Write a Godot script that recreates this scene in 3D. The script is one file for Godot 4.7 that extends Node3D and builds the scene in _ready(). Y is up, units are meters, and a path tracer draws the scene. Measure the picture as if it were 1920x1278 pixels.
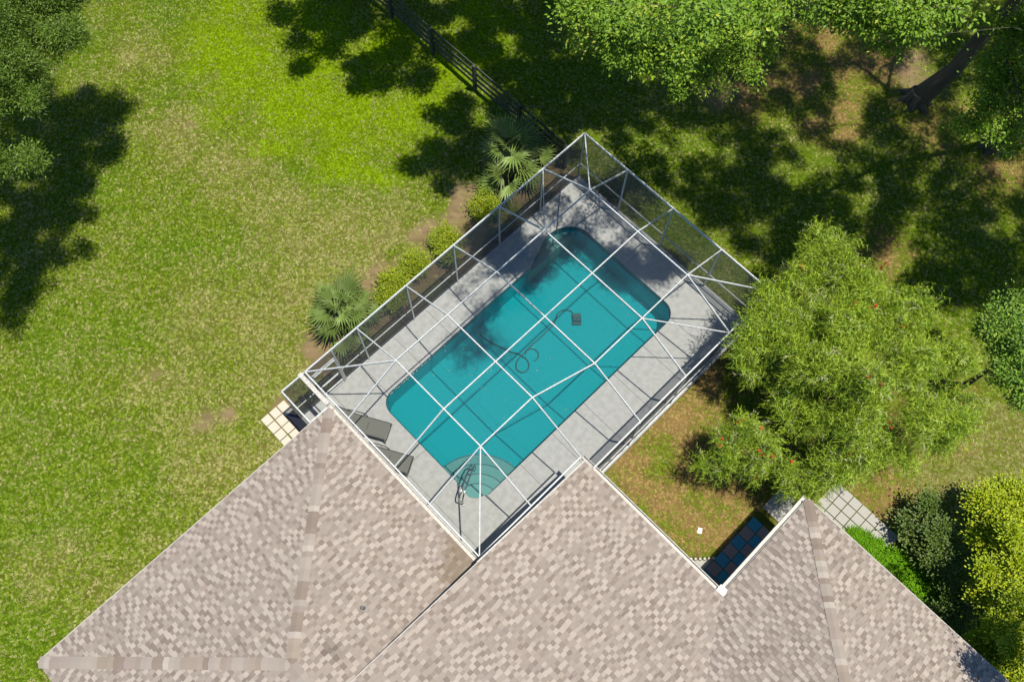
extends Node3D
# An aerial view of a screened swimming pool behind a shingled house, with lawn, palms and oaks round it.
# World: x runs along the long side of the pool cage, z along its short side, y up, metres.

const EAVE := 2.85          # cage and house eaves
const CAGE_TOP := 3.976     # flat part of the cage roof
const FX := [0.0, 2.1026, 4.2085, 6.2969, 8.3896, 10.4752, 12.5241]   # cage frames along x
const Z_NW := -7.735
const Z_SE := 0.6234
const Z_HOUSE := 0.12
const Z_IN := -5.6625
const Z_MID := -3.559
const Z_OUT := -1.4522
const Z_OUT_NEAR := -1.9967
const NE_Z := [-5.6908, -3.612, -1.4755]
const GROUND := -0.1
const PITCH := 0.375
const LOW_PITCH := 0.2044

const CLUMPS_A := [[0.01, 7.50, -22.50, 1.30], [1.57, 7.20, -21.69, 1.00], [3.01, 6.80, -21.11, 0.60], [-0.76, 8.00, -20.08, 1.30], [1.66, 7.00, -19.95, 0.75], [-2.45, 8.00, -18.59, 1.10], [-1.08, 7.50, -18.23, 0.90], [-4.11, 7.00, -17.14, 0.80], [-5.29, 6.50, -16.46, 0.55], [-1.80, 6.60, -17.00, 0.40], [-1.92, 8.50, -21.16, 1.20], [0.26, 7.00, -24.53, 1.00], [0.89, 7.00, -19.54, 0.60], [-2.66, 6.80, -17.36, 0.50], [0.47, 8.00, -21.19, 1.00], [-2.11, 8.00, -19.81, 1.00], [-0.01, 7.00, -19.12, 0.50], [-3.42, 7.50, -18.35, 0.80], [-3.45, 7.00, -16.95, 0.50], [2.37, 7.00, -20.60, 0.50], [0.07, 8.00, -20.25, 0.90], [-0.80, 8.50, -22.35, 0.90], [-0.74, 8.50, -20.99, 0.90], [-2.70, 8.50, -19.08, 0.90], [-1.61, 8.50, -18.64, 0.80], [-3.99, 8.00, -17.97, 0.80], [-3.06, 8.00, -17.67, 0.70], [-0.65, 8.00, -19.18, 0.70], [1.63, 7.50, -20.60, 0.60], [-4.47, 7.50, -16.73, 0.60], [0.92, 8.00, -23.12, 0.90], [2.26, 7.50, -22.21, 0.60], [0.93, 6.00, -22.13, 0.55], [1.73, 6.20, -21.65, 0.45], [0.39, 5.60, -21.51, 0.45], [1.06, 5.60, -21.31, 0.32], [-0.38, 5.20, -21.68, 0.35], [0.08, 6.20, -21.55, 0.50], [2.43, 6.00, -21.65, 0.30], [1.05, 5.00, -21.26, 0.18], [0.09, 5.00, -21.14, 0.20]]
const CLUMPS_B := [[10.42, 9.00, -19.79, 0.55], [10.17, 9.00, -18.36, 0.50], [11.82, 9.50, -18.77, 0.80], [11.66, 9.50, -17.25, 0.70], [11.26, 9.00, -15.32, 0.80], [12.60, 9.50, -15.06, 0.80], [9.27, 9.00, -17.14, 0.45], [12.67, 9.00, -13.42, 0.60], [13.18, 10.00, -16.86, 0.90], [14.00, 10.00, -15.50, 0.90], [14.07, 9.50, -13.83, 0.70], [10.28, 8.60, -14.88, 0.40], [12.60, 10.00, -18.17, 0.70], [12.11, 10.50, -11.23, 0.55], [10.31, 12.00, -9.85, 0.65], [11.19, 12.00, -9.16, 0.80], [12.35, 11.00, -10.28, 0.70], [10.19, 12.00, -8.83, 0.40], [11.88, 8.80, -13.85, 0.45], [10.55, 9.00, -17.09, 0.50], [11.29, 9.00, -14.40, 0.50], [11.01, 9.00, -18.47, 0.50], [12.67, 9.50, -17.76, 0.70], [14.30, 10.00, -16.16, 0.80], [14.98, 10.00, -15.13, 0.80], [11.16, 12.00, -10.18, 0.50], [12.96, 11.00, -11.23, 0.50], [12.04, 12.00, -9.33, 0.70]]
const CLUMPS_C := [[16.07, 12.00, -12.80, 0.73], [15.49, 12.00, -10.81, 0.66], [15.43, 12.00, -9.11, 0.86], [16.51, 12.00, -14.05, 0.63], [17.20, 12.00, -12.26, 0.81], [17.29, 12.00, -10.52, 0.75], [15.23, 12.00, -7.59, 0.62], [16.80, 12.00, -7.09, 0.80], [17.28, 12.00, -8.72, 0.61], [18.39, 12.00, -12.24, 0.77], [19.17, 12.00, -10.55, 0.63], [19.10, 12.00, -8.40, 0.64], [14.26, 12.00, -9.55, 0.77], [12.68, 14.00, -7.88, 0.93], [14.20, 14.00, -7.40, 0.65], [15.57, 12.00, -11.81, 0.69], [16.20, 12.00, -10.48, 0.85], [16.50, 12.00, -9.13, 0.98], [18.70, 12.00, -11.00, 0.83], [17.04, 12.00, -13.35, 0.76], [17.68, 12.00, -7.64, 0.99], [17.54, 12.00, -11.38, 0.62], [13.78, 14.00, -8.14, 0.94], [14.62, 14.00, -6.66, 0.72], [15.82, 12.00, -7.01, 0.66], [15.13, 12.00, -12.60, 0.65]]
const CLUMPS_D := [[9.59, 12.50, -6.33, 0.40], [9.50, 12.50, -5.72, 0.42], [9.35, 12.00, -6.13, 0.20], [9.77, 13.00, -5.38, 0.55], [9.61, 12.50, -4.98, 0.42], [9.86, 13.00, -4.56, 0.60], [9.75, 12.20, -4.55, 0.32], [10.09, 12.50, -4.10, 0.50], [10.29, 13.50, -4.26, 0.65], [10.43, 13.00, -3.71, 0.60], [13.62, 7.70, -5.29, 0.47], [10.70, 13.50, -3.47, 0.65], [14.22, 8.10, -4.79, 0.62], [13.81, 7.50, -4.67, 0.31], [14.97, 8.50, -4.66, 0.69], [14.85, 7.80, -4.12, 0.45], [16.05, 8.50, -4.67, 0.62], [15.84, 8.00, -4.01, 0.38], [12.09, 13.50, -3.35, 0.60], [10.75, 14.00, -4.10, 0.70], [10.26, 13.50, -5.11, 0.60], [9.89, 13.00, -5.99, 0.50], [14.26, 7.30, -4.18, 0.19]]
const CLUMPS_D2 := [[12.97, 12.50, -4.43, 0.45], [12.17, 12.50, -4.74, 0.40], [10.54, 13.00, -4.75, 0.35], [12.92, 12.50, -3.55, 0.45], [13.81, 12.50, -3.31, 0.50], [12.44, 13.25, -2.59, 0.30], [13.58, 12.50, -2.29, 0.40], [13.83, 13.50, -0.77, 0.35], [14.61, 12.50, -2.70, 0.50], [11.76, 12.50, -5.45, 0.50], [10.96, 12.50, -5.76, 0.50], [10.07, 12.50, -5.70, 0.45], [13.94, 12.50, -5.08, 0.60], [14.78, 12.50, -3.95, 0.60], [12.63, 14.25, -1.27, 0.20], [13.08, 15.00, 0.11, 0.18], [14.09, 14.25, 0.14, 0.30], [12.58, 12.50, -5.44, 0.50], [8.05, 16.25, -3.09, 0.42], [8.80, 15.50, -3.29, 0.42], [7.52, 17.00, -2.69, 0.38], [6.86, 17.75, -2.58, 0.25], [7.75, 17.25, -2.18, 0.30], [12.78, 13.25, -2.11, 0.22], [13.40, 13.25, -1.51, 0.22], [13.39, 14.25, -0.39, 0.20], [13.42, 15.00, 0.59, 0.16], [8.74, 14.75, -4.42, 0.35], [7.99, 15.50, -4.22, 0.30], [8.10, 17.00, -2.22, 0.42], [7.39, 17.75, -1.92, 0.35], [8.16, 17.50, -1.47, 0.30], [6.91, 18.25, -1.93, 0.25]]
const CLUMPS_E := [[12.76, 13.80, -1.91, 0.29], [12.77, 13.80, -1.41, 0.34], [12.82, 13.80, -0.87, 0.29], [12.98, 14.30, -0.89, 0.42], [13.39, 13.80, -0.32, 0.35], [13.97, 13.80, -0.25, 0.38], [13.30, 13.40, -0.19, 0.21], [14.17, 14.10, -0.08, 0.34], [13.14, 13.30, -0.59, 0.17], [13.99, 13.40, 0.09, 0.18], [12.87, 14.30, -1.58, 0.42], [13.20, 14.00, -0.56, 0.38], [12.99, 14.00, -1.25, 0.38], [13.72, 14.20, -0.50, 0.42]]
const CLUMPS_F := [[19.06, 10.20, 0.90, 0.51], [18.20, 10.00, 1.28, 0.47], [17.72, 9.80, 2.24, 0.51], [17.10, 9.40, 1.82, 0.38], [16.65, 9.20, 1.88, 0.26], [17.14, 9.20, 2.59, 0.42], [16.50, 9.20, 1.51, 0.21], [17.65, 9.70, 1.60, 0.34]]
const CLUMPS_G := [[16.57, 3.60, 6.49, 0.60], [16.12, 4.00, 7.13, 0.72], [15.74, 3.50, 6.86, 0.48], [15.35, 3.60, 7.61, 0.60], [16.28, 3.20, 6.24, 0.36], [17.35, 3.60, 6.49, 0.48], [15.11, 3.00, 8.06, 0.48], [15.33, 3.10, 7.36, 0.36]]
const CLUMPS_H := [[18.46, 14.50, -0.98, 0.25], [16.74, 13.43, -7.72, 0.45], [20.01, 13.31, -3.53, 0.45], [21.37, 11.95, -6.87, 0.45], [18.22, 14.50, -0.85, 0.30], [20.11, 12.16, -2.54, 0.25], [17.32, 11.76, -9.23, 0.30], [17.04, 12.63, -10.68, 0.25], [22.95, 12.67, -5.60, 0.45], [21.87, 12.54, -6.18, 0.35], [16.83, 14.50, 0.15, 0.25], [23.89, 11.58, -3.55, 0.35], [17.71, 14.50, 1.99, 0.25], [16.79, 12.69, -9.58, 0.55], [19.09, 13.17, -8.64, 0.55], [25.40, 11.97, -5.41, 0.25], [18.79, 14.50, 0.59, 0.55], [19.77, 14.50, 0.01, 0.45], [21.13, 12.88, -3.20, 0.30], [22.88, 12.94, -3.68, 0.35], [16.32, 11.79, -5.57, 0.55], [20.18, 13.50, -1.91, 0.35], [19.07, 14.50, -0.61, 0.55], [24.50, 12.63, -5.22, 0.25], [17.32, 13.30, -9.26, 0.35], [19.06, 12.12, -11.74, 0.55], [20.89, 12.33, -2.82, 0.25], [23.96, 12.48, -3.87, 0.45], [14.77, 12.25, -8.40, 0.35], [24.31, 12.51, -7.03, 0.45], [21.72, 11.90, -7.58, 0.45], [20.72, 12.53, -5.37, 0.55], [19.51, 11.97, -10.78, 0.35], [25.00, 12.47, -4.80, 0.55], [16.58, 11.86, -8.67, 0.25], [24.61, 12.99, -4.06, 0.55], [18.87, 12.60, -10.26, 0.55], [18.76, 13.39, -4.54, 0.55], [22.94, 12.44, -4.83, 0.45], [20.83, 13.23, -2.21, 0.25], [22.03, 13.48, -7.70, 0.45], [22.50, 12.51, -7.63, 0.35], [21.78, 12.88, -2.57, 0.35], [20.06, 12.01, -5.57, 0.35], [22.09, 11.64, -4.00, 0.45], [21.85, 13.03, -2.13, 0.45], [19.26, 14.50, -0.21, 0.30], [16.22, 11.70, -7.50, 0.25], [19.40, 12.48, -3.82, 0.55], [21.59, 11.95, -9.26, 0.45], [16.56, 14.50, 0.92, 0.30], [20.50, 11.66, -3.44, 0.25], [19.82, 13.25, -1.78, 0.35], [22.06, 12.24, -4.29, 0.55], [19.47, 13.20, -4.77, 0.30], [23.37, 13.32, -2.70, 0.30], [17.32, 11.75, -8.83, 0.45], [19.81, 13.16, -6.43, 0.35], [19.10, 12.90, -7.11, 0.45], [16.52, 11.90, -6.14, 0.30], [18.85, 12.49, -10.96, 0.45], [21.67, 12.70, -5.45, 0.55], [21.29, 11.95, -9.95, 0.35], [17.27, 14.50, 2.30, 0.55], [17.66, 12.03, -9.13, 0.30], [19.76, 11.51, -8.55, 0.45], [18.94, 12.30, -6.79, 0.30], [19.18, 12.95, -5.80, 0.55], [20.96, 12.95, -8.78, 0.35], [21.71, 11.97, -8.47, 0.55], [23.83, 13.20, -6.61, 0.35], [18.54, 12.07, -8.14, 0.35], [21.58, 11.71, -3.79, 0.35], [17.40, 14.50, -1.64, 0.35], [24.95, 12.08, -6.06, 0.35], [20.24, 13.21, -9.75, 0.30], [17.39, 12.00, -6.22, 0.30], [17.86, 12.77, -7.81, 0.30], [18.06, 14.50, 0.75, 0.45], [19.01, 13.32, -9.21, 0.45], [15.88, 12.79, -7.56, 0.35], [23.30, 12.73, -7.17, 0.30], [17.97, 14.50, 0.25, 0.35], [23.01, 13.33, -6.40, 0.30], [17.70, 14.50, -2.33, 0.35], [23.95, 13.41, -6.25, 0.45], [16.30, 11.77, -7.11, 0.30], [21.45, 11.52, -3.30, 0.30], [20.99, 11.92, -10.00, 0.30], [20.08, 13.07, -5.87, 0.30], [17.27, 12.19, -5.48, 0.55], [16.83, 14.50, 2.88, 0.25], [18.34, 14.50, -0.37, 0.55], [22.36, 12.07, -5.80, 0.25], [17.74, 13.36, -10.23, 0.25], [17.94, 11.60, -8.71, 0.25], [19.35, 12.13, -4.54, 0.35], [16.18, 12.43, -9.26, 0.35], [16.42, 11.96, -10.23, 0.25], [20.25, 12.01, -3.90, 0.30], [19.25, 11.81, -8.51, 0.30], [17.57, 13.06, -6.37, 0.30], [23.44, 13.25, -3.28, 0.45], [23.86, 11.73, -6.16, 0.25], [20.23, 11.99, -1.99, 0.35], [17.24, 14.50, -0.42, 0.45], [22.58, 13.45, -2.20, 0.55], [18.78, 11.93, -12.18, 0.25], [19.75, 13.24, -2.39, 0.25], [17.37, 11.83, -6.00, 0.25], [18.48, 12.13, -11.67, 0.35], [21.03, 12.15, -4.71, 0.25], [19.39, 14.50, -0.94, 0.35], [19.86, 12.26, -10.31, 0.45], [18.15, 11.86, -9.01, 0.25], [24.00, 11.81, -5.14, 0.25], [21.32, 13.41, -9.09, 0.25], [20.68, 12.31, -7.85, 0.45], [17.53, 14.50, 1.83, 0.25], [20.68, 13.04, -4.37, 0.55], [17.28, 14.50, -1.01, 0.25], [23.15, 12.47, -8.14, 0.35], [20.94, 11.63, -6.86, 0.25], [22.78, 11.67, -7.30, 0.45], [18.17, 14.50, -2.08, 0.30], [19.55, 13.49, -7.29, 0.30], [21.62, 11.82, -4.52, 0.30], [18.00, 12.98, -9.86, 0.25], [16.76, 14.50, 2.23, 0.25], [19.11, 14.50, 1.20, 0.30], [23.66, 11.71, -4.40, 0.45], [23.19, 11.97, -4.69, 0.35], [20.34, 12.15, -6.44, 0.35], [22.34, 12.81, -3.17, 0.30], [19.07, 13.04, -4.26, 0.25], [18.14, 13.43, -10.17, 0.45], [17.79, 12.54, -4.27, 0.25], [16.47, 14.50, -1.00, 0.25], [19.86, 11.70, -4.32, 0.35], [16.67, 14.50, 1.72, 0.55], [20.61, 12.89, -2.83, 0.55], [18.23, 14.50, -1.54, 0.25], [17.83, 13.14, -6.32, 0.25], [23.58, 11.75, -5.09, 0.30], [16.90, 12.52, -8.95, 0.30], [16.91, 14.50, -1.43, 0.45], [22.79, 12.45, -7.95, 0.30], [21.02, 12.99, -7.28, 0.30], [19.66, 14.50, -0.52, 0.30], [18.38, 13.17, -5.94, 0.30], [17.14, 11.69, -7.70, 0.35], [22.11, 12.16, -6.72, 0.35], [24.24, 11.67, -4.64, 0.35], [19.28, 14.50, 0.23, 0.35], [20.49, 12.30, -9.13, 0.25], [21.11, 12.17, -6.04, 0.55], [20.06, 11.97, -9.57, 0.25], [19.64, 12.69, -11.35, 0.30], [23.54, 12.61, -5.22, 0.30], [17.73, 14.50, -0.32, 0.45], [18.04, 11.59, -5.12, 0.25], [20.23, 12.17, -10.55, 0.25], [16.92, 12.21, -8.52, 0.30], [19.53, 14.50, -1.36, 0.30], [23.74, 12.75, -7.12, 0.45], [18.12, 14.50, -1.25, 0.45], [20.43, 13.11, -2.20, 0.35], [19.88, 13.15, -4.53, 0.55], [22.31, 13.41, -8.46, 0.25], [17.66, 14.50, -2.65, 0.25], [19.99, 11.99, -3.42, 0.35], [20.69, 12.48, -10.35, 0.45], [18.35, 11.93, -5.16, 0.35], [21.47, 12.88, -8.58, 0.30], [21.49, 11.51, -5.09, 0.30], [21.86, 11.77, -4.93, 0.30], [19.68, 13.04, -5.11, 0.45], [16.66, 14.50, -2.56, 0.25], [17.55, 14.50, -1.92, 0.35], [19.65, 12.88, -5.68, 0.45], [17.23, 14.50, 0.08, 0.35], [18.15, 13.42, -8.03, 0.25], [16.77, 14.50, 2.54, 0.30], [17.99, 14.50, 1.59, 0.25], [18.81, 14.50, -0.31, 0.35], [19.44, 11.65, -7.32, 0.30], [18.37, 14.50, 0.69, 0.25], [24.38, 11.85, -6.29, 0.45], [17.85, 12.65, -6.90, 0.55], [18.56, 11.92, -6.52, 0.35], [20.08, 13.33, -7.67, 0.35], [15.71, 11.69, -8.17, 0.45], [22.21, 12.17, -1.93, 0.35], [17.08, 14.50, -0.12, 0.25], [20.32, 11.98, -5.20, 0.25], [16.62, 13.46, -8.76, 0.30], [17.11, 14.50, -2.14, 0.30], [17.01, 13.16, -5.71, 0.55], [18.52, 14.50, 0.18, 0.45], [15.44, 11.86, -8.37, 0.35], [22.03, 11.89, -5.92, 0.30], [24.73, 12.34, -6.46, 0.30], [17.55, 12.51, -8.16, 0.55], [18.82, 11.57, -4.15, 0.35], [19.17, 11.70, -8.15, 0.25], [21.88, 11.86, -5.32, 0.30], [16.88, 11.60, -6.94, 0.25], [20.52, 12.98, -5.94, 0.30], [18.52, 12.08, -8.99, 0.30], [23.22, 12.96, -3.67, 0.30], [19.57, 12.26, -9.15, 0.55], [19.49, 12.30, -11.04, 0.25], [17.02, 12.45, -8.07, 0.35], [17.88, 11.56, -11.65, 0.25], [19.27, 13.32, -5.28, 0.35], [20.74, 11.64, -9.77, 0.35], [21.32, 12.40, -2.62, 0.25], [20.23, 11.62, -8.81, 0.35], [17.23, 14.50, 0.66, 0.30], [22.55, 12.86, -5.01, 0.25], [18.76, 12.43, -4.19, 0.25], [19.92, 12.26, -7.00, 0.30], [17.76, 12.70, -10.79, 0.25], [19.86, 14.50, -0.98, 0.35], [16.89, 14.50, 0.71, 0.30], [24.50, 12.35, -4.95, 0.45], [18.51, 11.60, -5.80, 0.35], [16.70, 13.18, -7.22, 0.25], [20.28, 12.67, -7.51, 0.45], [20.18, 11.53, -7.22, 0.30], [19.12, 11.80, -2.77, 0.35], [18.81, 13.24, -7.46, 0.25], [18.97, 12.02, -8.48, 0.25], [19.72, 12.57, -3.19, 0.25], [22.80, 12.50, -4.45, 0.25], [18.31, 14.50, 0.45, 0.30], [18.29, 13.23, -9.22, 0.25], [17.81, 13.32, -5.49, 0.30], [25.03, 11.69, -4.46, 0.25], [22.85, 11.73, -6.38, 0.45], [18.65, 14.50, -0.80, 0.35], [17.69, 14.50, -0.63, 0.35], [20.13, 11.76, -3.23, 0.30], [20.11, 14.50, -0.26, 0.25], [20.61, 11.56, -7.25, 0.35], [17.22, 14.50, 0.35, 0.35], [16.94, 13.23, -7.09, 0.25], [16.58, 14.50, 0.01, 0.35], [16.24, 12.27, -6.65, 0.30], [18.38, 13.13, -11.76, 0.35], [21.06, 11.98, -3.87, 0.45], [18.11, 14.50, 2.15, 0.30], [18.08, 14.50, 1.91, 0.30], [21.34, 12.16, -6.47, 0.30], [16.53, 14.50, -0.33, 0.55], [16.78, 14.50, -0.75, 0.55], [25.81, 11.77, -5.36, 0.45], [19.20, 14.50, 0.73, 0.30], [17.69, 12.10, -5.11, 0.35], [22.20, 12.86, -7.15, 0.35], [19.12, 12.24, -3.11, 0.35], [22.13, 12.12, -9.11, 0.30], [21.22, 12.67, -7.96, 0.55], [19.50, 14.50, 1.05, 0.30], [17.37, 12.74, -7.07, 0.25], [25.31, 11.55, -4.69, 0.30], [19.45, 14.50, 0.51, 0.30], [15.96, 13.27, -7.07, 0.45], [22.40, 12.10, -6.06, 0.25], [19.63, 12.73, -2.22, 0.30], [19.00, 14.50, 0.02, 0.30], [18.11, 12.03, -5.76, 0.25], [18.31, 12.10, -4.37, 0.25], [20.20, 12.26, -1.18, 0.55], [17.78, 11.96, -6.14, 0.45], [19.88, 11.68, -9.00, 0.35], [20.58, 12.42, -1.49, 0.45], [18.57, 13.07, -6.95, 0.55], [21.07, 11.73, -5.74, 0.35], [16.28, 12.53, -8.29, 0.25], [21.28, 13.22, -4.82, 0.35], [16.90, 14.50, -0.38, 0.25], [16.71, 12.11, -6.52, 0.35], [16.39, 14.50, -2.39, 0.45], [18.68, 14.50, -1.74, 0.25], [23.47, 12.79, -6.08, 0.25], [18.66, 14.50, 1.12, 0.55], [19.95, 12.48, -10.88, 0.25], [22.27, 12.47, -3.52, 0.25], [16.60, 14.50, 1.21, 0.45], [16.41, 14.50, -1.77, 0.30], [25.59, 12.90, -4.83, 0.25], [15.48, 12.34, -8.66, 0.30], [17.57, 11.54, -4.06, 0.25], [17.48, 14.50, -1.27, 0.35], [22.83, 12.20, -3.28, 0.30], [20.73, 14.50, -0.26, 0.30], [23.53, 11.56, -5.84, 0.25], [16.97, 14.50, -1.07, 0.30], [18.30, 14.50, 1.65, 0.35], [20.16, 14.50, -0.88, 0.25], [23.07, 11.61, -5.33, 0.25]]
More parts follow.
